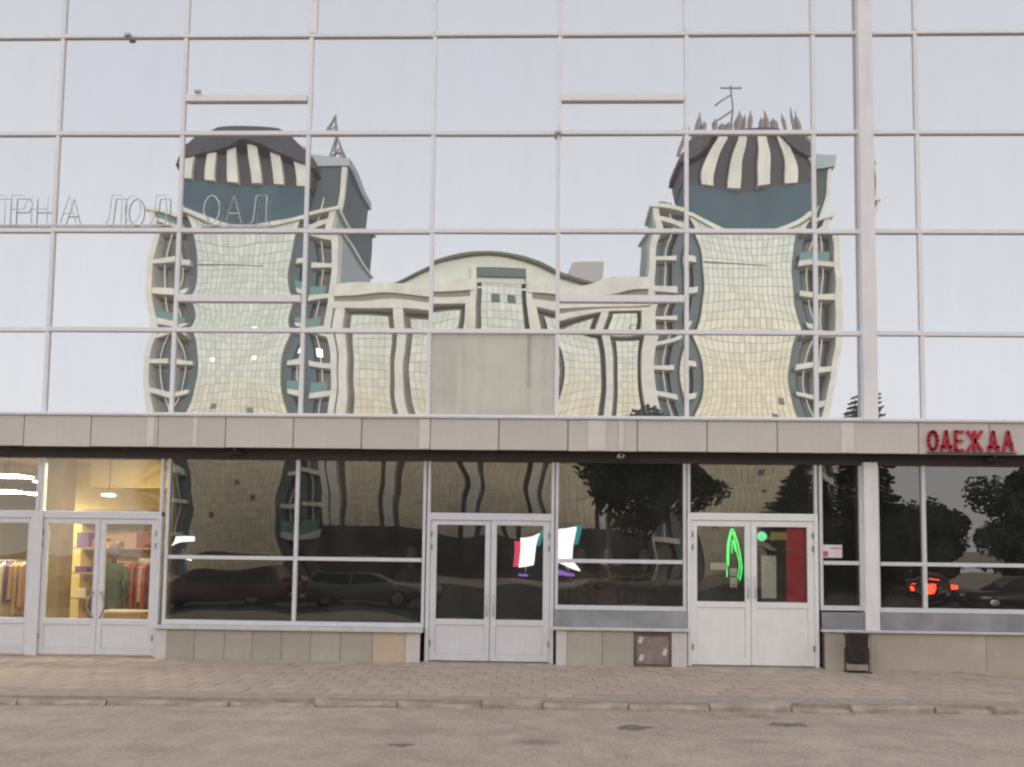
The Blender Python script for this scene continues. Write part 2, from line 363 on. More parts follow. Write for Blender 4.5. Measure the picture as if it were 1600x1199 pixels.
# (row, column) -> bow, tilt x, tilt z, twist, cubic
WARP = {}
W_ = {
 (2,4): (-5.5, 0, 0, 0, 0), (2,8): (-8.5, 0, 0, 0, 0), (2,5): (5, 0, 0, 2, 0), (2,7): (5, 0, 0, 0, 0), (2,6): (4, 0, 0, 0, 0), (2,3): (5, 0, 0, 0, 0),
 (1,9): (.5, 0, 0, 0, 0), (0,9): (.5, 0, 0, 0, 0), (0,10): (4, 0, 0, 0, 0), (2,9): (2, 0, 0, 0, 0), (2,10): (10, 0, 8, 0, 0), (1,10): (5, 0, 0, 0, 0),
 (1,3): (4, 0, 0, 0, 0), (1,4): (4, 0, 0, 0, 0), (1,5): (3, 0, 0, 0, 0), (1,6): (3.5, 0, 0, 0, 0), (1,7): (3, 0, 0, 0, 0), (1,8): (5, 0, 0, 0, 0),
 (0,3): (4, 0, 0, 0, 0), (0,4): (6, 0, 0, 0, 0), (0,5): (3, 0, 0, 0, 0), (0,7): (6, 0, 0, 0, 0), (0,8): (6, 0, 0, 0, 0),
}
VENT = {(3,4): 9.06, (3,7): 9.05, (1,4): 5.73, (1,7): 5.75}
rp = random.Random(5)
for r_ in range(6):
    for c_ in range(14):
        x0, x1, z0, z1 = VX[c_], VX[c_+1], ZR[r_], ZR[r_+1]
        if c_ == 9: x1 = PILL
        rnd = (rp.uniform(-4, 5), rp.gauss(0, .6), rp.gauss(0, .6), rp.gauss(0, .4), 0)
        wv = W_.get((r_, c_), rnd)
        if (r_, c_) in W_ and (r_, c_) != (2, 10): wv = (wv[0], wv[1]+rp.gauss(0, 1.3), wv[2]+rp.gauss(0, 1.5), wv[3]+rp.gauss(0, 1.2), wv[4]+rp.gauss(0, 1.0))
        if (r_, c_) == (0, 6): continue
        if (r_, c_) in VENT:
            zv = VENT[(r_, c_)]
            pane(x0, x1, z0, zv, wv[0]*0.6, wv[1], wv[2], r_*50+c_, tw=wv[3], cub=wv[4])
            pane(x0, x1, zv, z1, wv[0]*0.7, wv[1]+rp.gauss(0, .5), wv[2], r_*50+c_+25, tw=wv[3], cub=wv[4])
            piece('vent_bar', x0+.04, x1-.04, -0.055, 0.02, zv-.055, zv+.055, M_FRAME, bld)
        else:
            pane(x0, x1, z0, z1, wv[0], wv[1], wv[2], r_*50+c_, tw=wv[3], cub=wv[4])
# mullions and transoms
for i, x in enumerate(VX[:-1]):
    if i == 10: continue
    for r_ in range(6):
        wd = 0.031
        if i == 5 and r_ >= 4: wd = 0.075
        dx = rp.gauss(0, .006)
        piece('mullion', x-wd+dx, x+wd+dx, -0.036, 0.03, ZR[r_]+.036, ZR[r_+1]-.036, M_FRAME, bld)
for r_, z in enumerate(ZR):
    for c_ in range(14):
        x0, x1 = VX[c_], VX[c_+1]
        if c_ == 9: x1 = PILL-.105
        if c_ == 10: x0 = PILL+.105
        dz = rp.gauss(0, .004); wd = 0.034 if r_ < 4 else 0.028
        piece('transom', x0, x1, -0.042, 0.03, z-wd+dz, z+wd+dz, M_FRAME, bld)
piece('pillar', PILL-.11, PILL+.11, -0.12, 0.3, 3.84, 13.45, mat('pillar_paint', (0.90, 0.865, 0.86), 0.5, 0.05, 3, streak=0.1), bld)
# small bolts / brackets left on the front
for x, z in ((-6.75, 10.12), (-5.55, 9.15), (0.32, 8.45)):
    piece('bracket', x-.05, x+.05, -0.10, -0.06, z-.03, z+.02, M_HING, bld)
# the one clear pane with a pale blind room behind it
x0, x1, z0, z1 = VX[6], VX[7], ZR[0], ZR[1]
pane(x0, x1, z0, z1, 2, 0, 0, 77, m=M_MILK, wave=0.6)
M_BLIND = mat('blind_cloth', (0.92, 0.92, 0.82), 0.8, 0.06, 1.5, streak=0.1)
boxes('office_lining', [(x0, x1, 0.055, 0.08, z0-.05, z1)], M_BLIND, bld)
piece('blind_strip', x0+.10, x0+.22, 0.03, 0.05, z0+.02, z1-.02, mat('blind_pale', (0.78, 0.76, 0.70), 0.8), bld)
piece('blind_strip', x0+.24, x0+.42, 0.035, 0.052, z0+.02, z1-.02, mat('blind_brown', (0.70, 0.66, 0.58), 0.8), bld)
piece('blind_strip', x0+1.56, x0+1.61, 0.03, 0.05, z0+.5, z1-.02, mat('blind_dark', (0.22, 0.21, 0.17), 0.8), bld)
piece('window_shelf', x0+.55, x1-.3, 0.02, 0.05, z0, z0+.14, mat('shelf_box', (0.62, 0.60, 0.50), 0.7), bld)

# stone band above the shops
FY0, FZ0, FZ1 = -0.30, 3.285, 3.765
edges = [-13.3]
while edges[-1] < 12.3: edges.append(edges[-1] + 1.062)
rf = random.Random(21)
for a, b2 in zip(edges, edges[1:]):
    paler = rf.random() < 0.12
    piece('fascia_panel', a+.007, b2-.007, FY0 + rf.uniform(-.004, .004), FY0+.03, FZ0 + rf.uniform(-.004, .004), FZ1, M_FASC, bld, 0.003)
boxes('band_core', [(-13.9, 12.1, FY0+.032, 0.2, FZ0+.03, FZ1-.004)], M_JOINT, bld)
boxes('coping', [(-13.9, 12.1, FY0-.03, 0.03, FZ1+.002, 3.797)], M_SILL, bld, 0.004)
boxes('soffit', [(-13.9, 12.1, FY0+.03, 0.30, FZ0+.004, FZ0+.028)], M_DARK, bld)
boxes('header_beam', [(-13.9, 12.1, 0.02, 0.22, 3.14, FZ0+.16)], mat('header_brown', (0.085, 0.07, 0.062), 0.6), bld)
# pale strips on some panels paint the light thrown by the mirror glass
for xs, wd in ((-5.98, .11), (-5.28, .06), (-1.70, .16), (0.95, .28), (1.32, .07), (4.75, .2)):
    piece('caustic_streak', xs-wd/2, xs+wd/2, FY0-.0085, FY0-.0055, FZ0+.01, FZ1-.01, M_FASC2, bld, 0)

# --- ground floor windows: each a part with its own frame bars and panes
GY = 0.06
def window(x0, x1, z0, z1, mx, tz, seed, gm=M_GLASS, top=True, fm=M_SHOPF, hw=0.03, warp=1.0):
    wroot = boxes('window', [(x0, x0+2*hw-.012, GY-.035, GY+.05, z0, z1), (x1-2*hw+.012, x1, GY-.035, GY+.05, z0, z1),
                             (x0, x1, GY-.045, GY+.05, z0-.075, z0-.002), (x0, x1, GY-.035, GY+.05, z1+.002, z1+.03)], fm, bld, 0.004)
    xs = [x0+.03] + mx + [x1-.03]; zs = [z0] + tz + [z1]
    for m_ in mx: piece('window_bar', m_-hw, m_+hw, GY-.04, GY+.045, z0, z1, fm, wroot)
    for t in tz:
        for a, b2 in zip(xs, xs[1:]): piece('window_bar', a+hw*.9, b2-hw*.9, GY-.038, GY+.043, t-hw, t+hw, fm, wroot)
    rr = random.Random(seed)
    for i, (a, b2) in enumerate(zip(xs, xs[1:])):
        for j, (c, d) in enumerate(zip(zs, zs[1:])):
            pane(a, b2, c, d, rr.uniform(1.5, 7)*warp, rr.gauss(0, 1.0)*warp, rr.gauss(0, 1.2)*warp, seed*10+i*3+j, m=gm, name='pane', y=GY, parent=wroot, nx=16, nz=14, wave=3.0)
    return wroot
window(-5.84, -1.70, 0.60, 3.14, [-3.75], [1.58], 41)
window(0.335, 2.375, 0.915, 3.14, [], [1.60], 42)
window(4.43, 5.09, 0.965, 3.14, [], [1.62], 43)
window(5.30, 12.0, 0.945, 3.14, [6.03, 8.07, 10.1], [1.615], 44)
# small transom lights over the doors
window(-9.93, -7.90, 2.29, 3.14, [], [], 45, gm=M_CLEAR)
window(-7.88, -5.90, 2.29, 3.14, [], [], 46, gm=M_CLEAR)
window(-1.68, 0.32, 2.33, 3.14, [], [], 47)
window(2.39, 4.40, 2.375, 3.14, [], [], 48)
window(-13.9, -9.95, 0.60, 3.14, [-11.9], [1.58], 49, gm=M_CLEAR)
piece('pillar', PILL-.105, PILL+.105, -0.06, 0.3, 0.60, 3.18, MATS['pillar_paint'], bld)

# --- doors
def door(x0, x1, z1, gz0, gz1, gx, seed, gm, m, handle, ajar=(0, 0)):
    """double door set between x0 and x1: outer frame part plus two leaves with glass, kick panel, handle and hinges"""
    boxes('door_frame', [(x0, x0+.06, GY-.05, GY+.06, 0.0, z1), (x1-.06, x1, GY-.05, GY+.06, 0.0, z1), (x0+.06, x1-.06, GY-.05, GY+.06, z1-.11, z1)], m, bld, 0.004)
    xm = (gx[1]+gx[2])/2
    for s, (a, b2, g0, g1) in enumerate(((x0+.064, xm-.004, gx[0], gx[1]), (xm+.004, x1-.064, gx[2], gx[3]))):
        t = z1-.114; zb = 0.03
        hx = a if s == 0 else b2
        bl = [(a-hx, g0-hx, -.03, .03, zb, t), (g1-hx, b2-hx, -.03, .03, zb, t), (g0-hx, g1-hx, -.03, .03, gz1, t), (g0-hx, g1-hx, -.03, .03, zb, zb+.10), (g0-hx, g1-hx, -.03, .03, gz0-.09, gz0)]
        leaf = boxes('door', bl, m, bld, 0.004); leaf.location = (hx, GY, 0)
        piece('kick_panel', g0-hx+.002, g1-hx-.002, -.018, .018, zb+.102, gz0-.092, m, leaf, 0.006)
        rr = random.Random(seed+s)
        p = pane(g0-hx, g1-hx, gz0, gz1, rr.uniform(1, 4), rr.gauss(0, 1.2), rr.gauss(0, 1.5), seed*7+s, m=gm, name='glass', y=0.0, parent=leaf, nx=10, nz=14, wave=2.0, tw=rr.gauss(0, 2))
        hy = gz0 + .22
        ex = (b2-hx-.05) if s == 0 else (a-hx+.05)
        sg = -1 if s == 0 else 1
        if handle == 'arc':
            pts = [(ex + sg*0.085*math.sin(math.pi*k/10), -.035 - .045*math.sin(math.pi*k/10), hy - .21 + .042*k) for k in range(11)]
            tube_obj('handle', [pts], 0.013, M_HING, leaf)
        else:
            tube_obj('handle', [[(ex, -.03, hy-.16), (ex, -.075, hy-.14), (ex, -.075, hy+.14), (ex, -.03, hy+.16)]], 0.012, mat('handle_pale', (.6, .6, .6), .3, metal=.6), leaf)
        ox = (a-hx+.012) if s == 0 else (b2-hx-.012)
        for hz in (0.3, t-.22, t-.42):
            piece('hinge', ox-.014, ox+.014, -.05, -.031, hz-.045, hz+.045, M_HING, leaf, 0.003)
        leaf.rotation_euler = (0, 0, R(ajar[s]))
door(-9.93, -7.895, 2.285, 0.59, 2.09, (-9.78, -9.0, -8.83, -8.05), 61, M_CLEAR, M_SHOPF, 'arc')
door(-7.88, -5.90, 2.285, 0.59, 2.09, (-7.73, -6.97, -6.80, -6.06), 62, M_CLEAR, M_SHOPF, 'arc')
door(-1.68, 0.32, 2.325, 0.67, 2.14, (-1.52, -0.76, -0.58, 0.15), 63, M_GLASS, M_SHOPF, 'bar', (0.0, 1.2))
door(2.39, 4.40, 2.37, 1.0, 2.165, (2.54, 3.28, 3.46, 4.24), 64, M_CLEAR, M_DOORW, 'bar')
piece('post', -7.99, -7.80, GY-.07, GY-.052, 0.0, 2.285, M_SHOPF, bld)

# --- plinths, sills, aprons
def plinth(x0, x1, zt, tiles, m=M_TILE):
    p = boxes('plinth', [(x0+.01, x1-.01, -0.03, 0.25, -0.1, zt-.003)], M_JOINT, bld)
    for a, b2, mm in tiles: piece('plinth_tile', a+.003, b2-.003, -0.055, -0.029, -0.06, zt-.006, mm, p, 0.003)
    return p
t1 = [(-5.88, -5.71, M_PIER)]
xs = [-5.71, -5.27, -4.8, -4.36, -3.9, -3.45, -2.98, -2.48]
t1 += [(a, b2, M_TILE) for a, b2 in zip(xs, xs[1:])] + [(-2.48, -1.97, M_TAN), (-1.97, -1.74, M_PIER)]
plinth(-5.88, -1.74, 0.455, t1)
piece('sill', -5.92, -1.70, -0.11, 0.02, 0.46, 0.522, M_SILL, bld, 0.006)
p3 = plinth(0.34, 2.385, 0.53, [(0.36, 0.53, M_PIER), (0.53, 1.07, M_TILE), (1.07, 1.555, M_TILE), (2.13, 2.37, M_PIER)])
piece('sill', 0.30, 2.40, -0.10, 0.02, 0.535, 0.585, M_SILL, bld, 0.006)
piece('apron', 0.33, 2.38, -0.02, 0.018, 0.59, 0.835, M_APRON, bld, 0.004)
gr = boxes('vent_hatch', [(1.56, 1.60, -.05, -.032, 0.0, .52), (2.085, 2.125, -.05, -.032, 0.0, .52), (1.60, 2.085, -.05, -.032, .46, .52), (1.60, 2.085, -.05, -.032, .0, .04)], mat('hatch_brown', (.16, .12, .10), .8, .25, 9), bld, 0.003)
piece('hatch_board', 1.60, 2.085, -.044, -.034, .04, .46, mat('hatch_board', (.30, .24, .215), .9, .3, 7), gr, 0)
for x, z in ((1.67, .13), (2.03, .22), (1.66, .40)): 
    q = piece('paint_chip', x-.03, x+.03, -.049, -.0455, z-.05, z+.05, M_SILL, gr, 0); q.rotation_euler = (0, .3, 0)
xs = [4.46, 5.15, 6.88, 8.4, 10.1, 12.0]
plinth(4.44, 12.0, 0.56, [(a, b2, mat('plinth_slab_beige', (.52, .45, .375), .55, .15, 2.0, streak=.07, obj_var=.05)) for a, b2 in zip(xs, xs[1:])])
piece('sill', 4.42, 12.0, -0.11, 0.02, 0.565, 0.605, M_SILL, bld, 0.006)
piece('apron', 4.43, 12.0, -0.03, 0.018, 0.61, 0.865, M_APRON, bld, 0.004)
plinth(-13.9, -9.95, 0.455, [(-13.9, -9.95, M_TILE)])
for b in ((-9.93, -5.9, -0.04, 0.24, -0.1, 0.012), (-1.70, 0.33, -0.05, 0.24, -0.1, 0.014), (2.39, 4.43, -0.06, 0.24, -0.1, 0.016)): boxes('threshold', [b], M_KERB, bld)

# --- interiors
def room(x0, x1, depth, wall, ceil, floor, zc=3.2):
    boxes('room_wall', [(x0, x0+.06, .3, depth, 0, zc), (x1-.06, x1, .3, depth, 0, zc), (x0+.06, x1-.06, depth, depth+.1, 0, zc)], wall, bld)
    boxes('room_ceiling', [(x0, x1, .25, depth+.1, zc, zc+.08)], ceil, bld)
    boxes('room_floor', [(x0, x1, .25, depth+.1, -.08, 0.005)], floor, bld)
room(-13.9, -5.86, 10.5, M_YEL, M_CEIL, mat('shop_floor', (.34, .28, .18), .35), 3.4)
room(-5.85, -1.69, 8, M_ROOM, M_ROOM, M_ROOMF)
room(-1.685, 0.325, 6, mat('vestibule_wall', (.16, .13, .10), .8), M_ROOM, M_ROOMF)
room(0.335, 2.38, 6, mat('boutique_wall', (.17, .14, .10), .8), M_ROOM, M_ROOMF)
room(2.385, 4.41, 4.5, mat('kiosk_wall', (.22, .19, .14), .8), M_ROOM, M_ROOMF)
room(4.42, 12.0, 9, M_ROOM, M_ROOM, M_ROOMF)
boxes('room_column', [(-8.92, -8.58, 1.8, 2.2, 0, 3.395)], mat('column_brown', (.32, .24, .12), .6), bld)
boxes('room_partition', [(-9.5, -5.93, 3.6, 3.75, 0, 3.395)], M_YEL, bld)
boxes('room_bulkhead', [(-8.37, -5.93, 2.3, 2.5, 2.85, 3.395)], M_CEIL, bld)

# ------------------------------------------------------------------ things on and behind the shop front
# red letters on the stone band
M_RED = mat('sign_red', (0.44, 0.035, 0.055), 0.45, 0.12, 8, emit=(0.9, 0.03, 0.06), estr=0.02)
sign = thing('letter_sign', 'red channel letters spelling ОДЕЖДА on the pale stone band', 'sign', (5.93, -0.345, 3.285))
def strokes(name, segs, t, m, parent, loc, d=0.05):
    bm = bmesh.new()
    for (ax, az, bx, bz) in segs:
        A = Vector((ax, 0, az)); B = Vector((bx, 0, bz)); dr = (B-A).normalized(); nrm = Vector((-dr.z, 0, dr.x))*t/2
        A -= dr*t/2*0.9; B += dr*t/2*0.9
        v = [bm.verts.new(p) for p in (A-nrm, B-nrm, B+nrm, A+nrm)]; v2 = [bm.verts.new(x_.co + Vector((0, d, 0))) for x_ in v]
        bm.faces.new(v); bm.faces.new(v2[::-1])
        for i in range(4): bm.faces.new((v[i], v2[i], v2[(i+1) % 4], v[(i+1) % 4]))
    bmesh.ops.recalc_face_normals(bm, faces=bm.faces)
    o = mesh_obj(name, bm, m, parent); o.location = loc
    return o
w_, h_ = 0.13, 0.28
def ell(w, h, n=12): 
    p = [(w/2+w/2*math.cos(2*math.pi*k/n), h/2+h/2*math.sin(2*math.pi*k/n)) for k in range(n+1)]
    return [(a[0], a[1], b2[0], b2[1]) for a, b2 in zip(p, p[1:])]
LET = {'О': ell(w_, h_), 'Д': [(0, .0, 0, .05), (0, .05, w_, .05), (w_, .05, w_, .0), (.02, .05, w_/2, h_), (w_/2, h_, w_-.02, .05)],
       'Е': [(0, 0, 0, h_), (0, h_, .10, h_), (0, h_/2, .09, h_/2), (0, 0, .10, 0)],
       'Ж': [(.10, 0, .10, h_), (0, 0, .10, h_/2), (0, h_, .10, h_/2), (.20, 0, .10, h_/2), (.20, h_, .10, h_/2)],
       'А': [(0, 0, w_/2, h_), (w_/2, h_, w_, 0), (.03, .1, w_-.03, .1)]}
xl = 0.02
for ch, adv in (('О', .20), ('Д', .205), ('Е', .185), ('Ж', .31), ('Д', .22), ('А', .2)):
    strokes('letter', LET[ch], 0.038, M_RED, sign, (xl, 0.0, 0.06), 0.04); xl += adv
boxes('mounting_rail', [(0.0, 1.33, 0.012, 0.038, 0.01, 0.028)], mat('rail_dark', (.10, .08, .08), .6), sign)

# old thin outline letters left on the glass at upper left
M_TUBE = mat('dead_tube_grey', (0.86, 0.84, 0.83), 0.5, 0.15, 6)
osign = thing('outline_letter_sign', 'faded thin grey outline letters mounted on the mirrored glass at left', 'sign', (-9.0, -0.075, 6.95))
def outl(ch, x, w=.26, h=.46, z=0.0):
    L = {'П': [[(0, 0), (0, h), (w, h), (w, 0)]], 'О': [[(w/2+w/2*math.cos(k*.524), h/2+h/2*math.sin(k*.524)) for k in range(13)]],
         'Р': [[(0, 0), (0, h), (w*.8, h), (w, h*.8), (w*.8, h*.5), (0, h*.5)]], 'Н': [[(0, 0), (0, h)], [(0, h*.5), (w, h*.5)], [(w, 0), (w, h)]],
         'А': [[(0, 0), (w*.5, h), (w, 0)], [(w*.2, h*.35), (w*.8, h*.35)]], 'Л': [[(0, 0), (w*.2, h*.1), (w*.35, h), (w, h), (w, 0)]], 'Т': [[(0, h), (w, h)], [(w/2, 0), (w/2, h)]]}[ch]
    bm = bmesh.new()
    for p in L:
        tube(bm, [(a, 0, b2) for a, b2 in p], .009, 5)
    o = mesh_obj('letter', bm, M_TUBE, osign, smooth=True); o.location = (x, 0, z)
for ch, x in (('П', .10), ('Р', .46), ('Н', .80), ('А', 1.28), ('Л', 2.02), ('О', 2.33), ('Л', 2.75), ('О', 3.62), ('А', 3.98), ('Л', 4.38)): outl(ch, x)
tube_obj('mounting_rail', [[(.02, .03, -.02), (3.1, .03, -.02)], [(3.55, .03, -.02), (4.75, .03, -.02)]], .012, M_TUBE, osign, 5)

# litter bin in front of the beige plinth
M_BIN = mat('bin_black', (0.035, 0.03, 0.028), 0.45, 0.3, 9)
bn = thing('litter_bin', 'small black metal litter bin hung in a frame against the beige plinth', 'bin', (4.83, -0.33, 0.0))
bm = bmesh.new()
prof = [(.14, .13), (.155, .54), (.168, .54), (.168, .57), (.145, .57), (.14, .50), (.12, .15)]
n_ = 20; rings = []
for r_, z in prof:
    rings.append([bm.verts.new((math.copysign(abs(math.cos(2*math.pi*k/n_))**.55, math.cos(2*math.pi*k/n_))*r_, math.copysign(abs(math.sin(2*math.pi*k/n_))**.55, math.sin(2*math.pi*k/n_))*r_*.8, z)) for k in range(n_)])
for A, B in zip(rings, rings[1:]):
    for k in range(n_): bm.faces.new((A[k], A[(k+1) % n_], B[(k+1) % n_], B[k]))
bm.faces.new(rings[0][::-1]); bm.faces.new(rings[-1])
mesh_obj('bucket', bm, M_BIN, bn, smooth=False)
for s in (-1, 1): tube_obj('leg', [[(s*.175, -.10, .008), (s*.175, 0, .02), (s*.175, 0, .36), (s*.14, 0, .36)]], .012, M_BIN, bn)
tube_obj('foot_bar', [[(-.175, -.10, .012), (.175, -.10, .012)], [(-.175, .06, .012), (.175, .06, .012)]], .011, M_BIN, bn)

# fittings under the stone band
for nm, x, lab in (('soffit_lamp', -4.72, 'small dark lamp under the stone band above the leftmost dark window'), ('soffit_lamp', 7.05, 'small dark lamp under the stone band below the red letters')):
    t = thing(nm, lab, 'lamp', (x, -0.10, 3.29), group='lamps under the stone band')
    boxes('housing', [(-.13, .13, -.06, .06, -.09, -.03)], M_DARK, t, .01); boxes('bracket', [(-.02, .02, -.02, .02, -.03, 0)], M_HING, t)
t = thing('security_camera', 'small pale security camera under the stone band between the two right doors', 'camera', (1.33, -0.12, 3.29))
boxes('bracket', [(-.015, .015, -.015, .015, -.04, 0)], M_HING, t); boxes('housing', [(-.05, .05, -.12, .05, -.09, -.04)], M_SILL, t, .012)
bm = bmesh.new(); lathe(bm, [(.025, 0), (.025, .02)], 10); q = mesh_obj('lens', bm, M_BIN, t); q.rotation_euler = (R(90), 0, 0); q.location = (0, -.121, -.065)

# neon and notices in the right-hand door
M_NEON = mat('neon_green', (.05, .6, .12), .4, emit=(0.05, 0.85, 0.16), estr=1.15)
PX0, PZ0 = 2.54, 2.165
neon = thing('neon_sign', 'green neon loops in the left leaf of the right-hand white door', 'neon sign', (3.09, GY+.06, 1.30))
def arc(p):    # smooth through points
    out = []
    P = [Vector((a, 0, b2)) for a, b2 in p]
    for i in range(len(P)-1):
        p0, p1, p2, p3 = P[max(i-1, 0)], P[i], P[i+1], P[min(i+2, len(P)-1)]
        for k in range(6):
            t = k/6; out.append(0.5*((2*p1) + (p2-p0)*t + (2*p0-5*p1+4*p2-p3)*t*t + (3*p1-p0-3*p2+p3)*t**3))
    out.append(P[-1]); return out
tube_obj('neon_tube', [arc([(-.07, .08), (-.065, .35), (-.05, .62), (.015, .83), (.10, .60), (.16, .25), (.13, .03)])], .010, M_NEON, neon)
tube_obj('neon_tube', [arc([(-.045, .25), (-.03, .58), (.02, .78), (.075, .52), (.125, .28), (.10, .06)])], .008, M_NEON, neon)
tube_obj('neon_tube', [arc([(.005, .45), (.025, .66), (.06, .48)])], .007, M_NEON, neon)
tube_obj('transformer_wire', [[(.13, .03, .03), (.16, .03, -.1)]], .004, M_BIN, neon)
bm = bmesh.new(); lathe(bm, [(.07, 0), (.075, .008), (.075, .022), (.07, .03)], 20)
g = mesh_obj('round_light', bm, mat('round_green', (.2, .7, .4), .4, emit=(.12, .75, .36), estr=.7)); g.location = (3.565, GY+.07, 2.02); g.rotation_euler = (R(90), 0, 0)
tag(g, 'glowing round green light in the right leaf of the right-hand white door', 'light')
def sheet(name, x0, x1, z0, z1, m, label, cat, y=GY+.03, extra=None):
    t = boxes(name, [(x0, x1, y, y+.003, z0, z1)], m); tag(t, label, cat)
    if extra:
        for nm, bl, mm in extra: boxes(nm, bl, mm, t)
    return t
PAPER = mat('paper_white', (.78, .78, .68), .7, .06, 5); INK = mat('print_grey', (.32, .32, .30), .8)
sheet('red_banner', 3.935, 4.235, 1.005, 2.16, mat('banner_red', (.62, .035, .045), .5, .12, 2), 'tall red banner inside the right leaf of the right-hand white door', 'banner', GY+.045,
      [('stripe', [(3.94, 4.23, GY+.042, GY+.0445, 1.80, 1.86)], mat('banner_stripe', (.52, .10, .08), .5))])
sheet('paper_sheet', 3.545, 3.775, 1.06, 1.72, PAPER, 'tall blank white paper sheet in the right leaf of the right-hand white door', 'poster')
sheet('yellow_sticker', 3.69, 3.95, 1.97, 2.09, mat('sticker_yellow', (.52, .43, .12), .6), 'yellow sticker at the top of the right leaf of the right-hand white door', 'sticker')
sheet('price_strip', 2.76, 3.02, 1.49, 1.60, PAPER, 'short wide white notice in the left leaf of the right-hand white door', 'notice', GY+.035)
for z0, z1, lab in ((1.40, 1.52, 'upper of two small white notes beside the green neon'), (1.22, 1.375, 'lower of two small white notes beside the green neon')):
    sheet('small_note', 3.065, 3.175, z0, z1, PAPER, lab, 'note', GY+.045, [('print', [(3.08, 3.16, GY+.042, GY+.0445, z0+.03, z0+.045)], INK)])
PINK = mat('sticker_pink', (.62, .12, .26), .5); 
sheet('pink_sticker', 4.475, 4.775, 1.70, 1.90, mat('sticker_white', (.80, .70, .72), .5), 'white sticker with pink stripes in the narrow window right of the white door', 'sticker', GY-.02,
      [('stripe', [(4.48, 4.56, GY-.024, GY-.0215, 1.715, 1.80), (4.60, 4.77, GY-.024, GY-.0215, 1.84, 1.855)], PINK)])

# lit shop at left: ceiling lamps, figures, rails, counter
for i, (x, y) in enumerate(((-10.75, 3.4), (-10.75, 4.8), (-10.05, 2.45), (-9.42, 2.5), (-7.4, .62), (-7.95, 2.2))):  # the lamp nearest the glass is added, hidden by the header, for brightness
    t = thing('ceiling_lamp', ['upper bright panel lamp at the left edge of the lit shop', 'upper short ceiling lamp right of the left-edge panel lamp', 'lower hanging panel lamp at the left edge of the lit shop', 'lower short hanging lamp left of the brown column', 'unseen added lamp above the left double door that brightens the lit shop', 'small hanging spot lamp above the left double door'][i], 'lamp', (x, y, (3.19, 3.19, 2.80, 2.76, 3.395, 2.74)[i]), group='ceiling lamps in the lit shop')
    L = (0.42, 0.13, .26, .13, .9, .08)[i]
    wy = (.28, .28, .28, .28, .12, .08)[i]
    boxes('frame', [(-L-.04, L+.04, -wy-.04, wy+.04, -.03, 0)], M_SILL, t); boxes('diffuser', [(-L, L, -wy, wy, -.05, -.031)], M_LAMP, t)
    if i != 4: tube_obj('stem', [[(0, 0, 0), (0, 0, (.2, .2, .59, .62, 0, .65)[i])]], .01, M_HING, t)
def mannequin(loc, rz, coat, skirt, label, skin=(.55, .42, .33)):
    t = thing('mannequin', label, 'mannequin', loc, rz)
    bm = bmesh.new(); lathe(bm, [(.03, 1.42), (.045, 1.47), (.05, 1.52), (.085, 1.57), (.098, 1.65), (.09, 1.73), (.055, 1.79), (.015, 1.81)], 12)
    mesh_obj('head', bm, mat('mannequin_skin_%.2f' % skin[0], skin, .5), t, smooth=True)
    bm = bmesh.new(); n = 14; rings = []
    for rx, ry, z in ((.17, .12, .78), (.19, .13, .90), (.15, .11, 1.10), (.19, .12, 1.28), (.20, .10, 1.38), (.10, .07, 1.44)):
        rings.append([bm.verts.new((rx*math.cos(2*math.pi*k/n), ry*math.sin(2*math.pi*k/n), z)) for k in range(n)])
    for A, B in zip(rings, rings[1:]):
        for k in range(n): bm.faces.new((A[k], A[(k+1) % n], B[(k+1) % n], B[k]))
    for s in (-1, 1): tube(bm, [(s*.19, 0, 1.36), (s*.25, 0, 1.12), (s*.24, -.06, .86)], [.06, .05, .038], 8)
    mesh_obj('coat', bm, coat, t, smooth=True)
    bm = bmesh.new(); lathe(bm, [(.17, .80), (.20, .6), (.24, .35), (.24, .34)], 14); mesh_obj('skirt', bm, skirt, t, smooth=True)
    bm = bmesh.new(); lathe(bm, [(.18, .008), (.18, .03), (.02, .04), (.02, .40)], 12); mesh_obj('stand', bm, M_HING, t)
    return t
def cl(name, c): return mat(name, c, .85, .15, 6)
mannequin((-7.42, 1.5, 0), 0, cl('cloth_green', (.06, .085, .045)), cl('cloth_dark', (.06, .05, .05)), 'mannequin with green top behind the left door right leaf', (.14, .09, .09))
mannequin((-2.02, 0.75, 0), .3, cl('cloth_brown', (.06, .035, .03)), cl('cloth_black', (.02, .02, .02)), 'mannequin in dark brown coat at the right end of the wide dark window', (.42, .25, .20))
mannequin((1.22, 0.9, 0), 0, cl('cloth_rose', (.32, .13, .10)), cl('cloth_rose2', (.20, .08, .06)), 'mannequin in rose dress in the middle of the narrow shop window', (.40, .28, .2))
mannequin((1.85, 0.95, 0), .2, cl('cloth_rust', (.16, .07, .035)), cl('cloth_dark', (.06, .05, .05)), 'mannequin in rust jacket at the right of the narrow shop window', (.40, .28, .2))
mannequin((0.78, 1.0, 0), -.2, cl('cloth_tan', (.26, .17, .10)), cl('cloth_olive', (.12, .11, .06)), 'mannequin in tan jacket at the left of the narrow shop window', (.40, .28, .2))
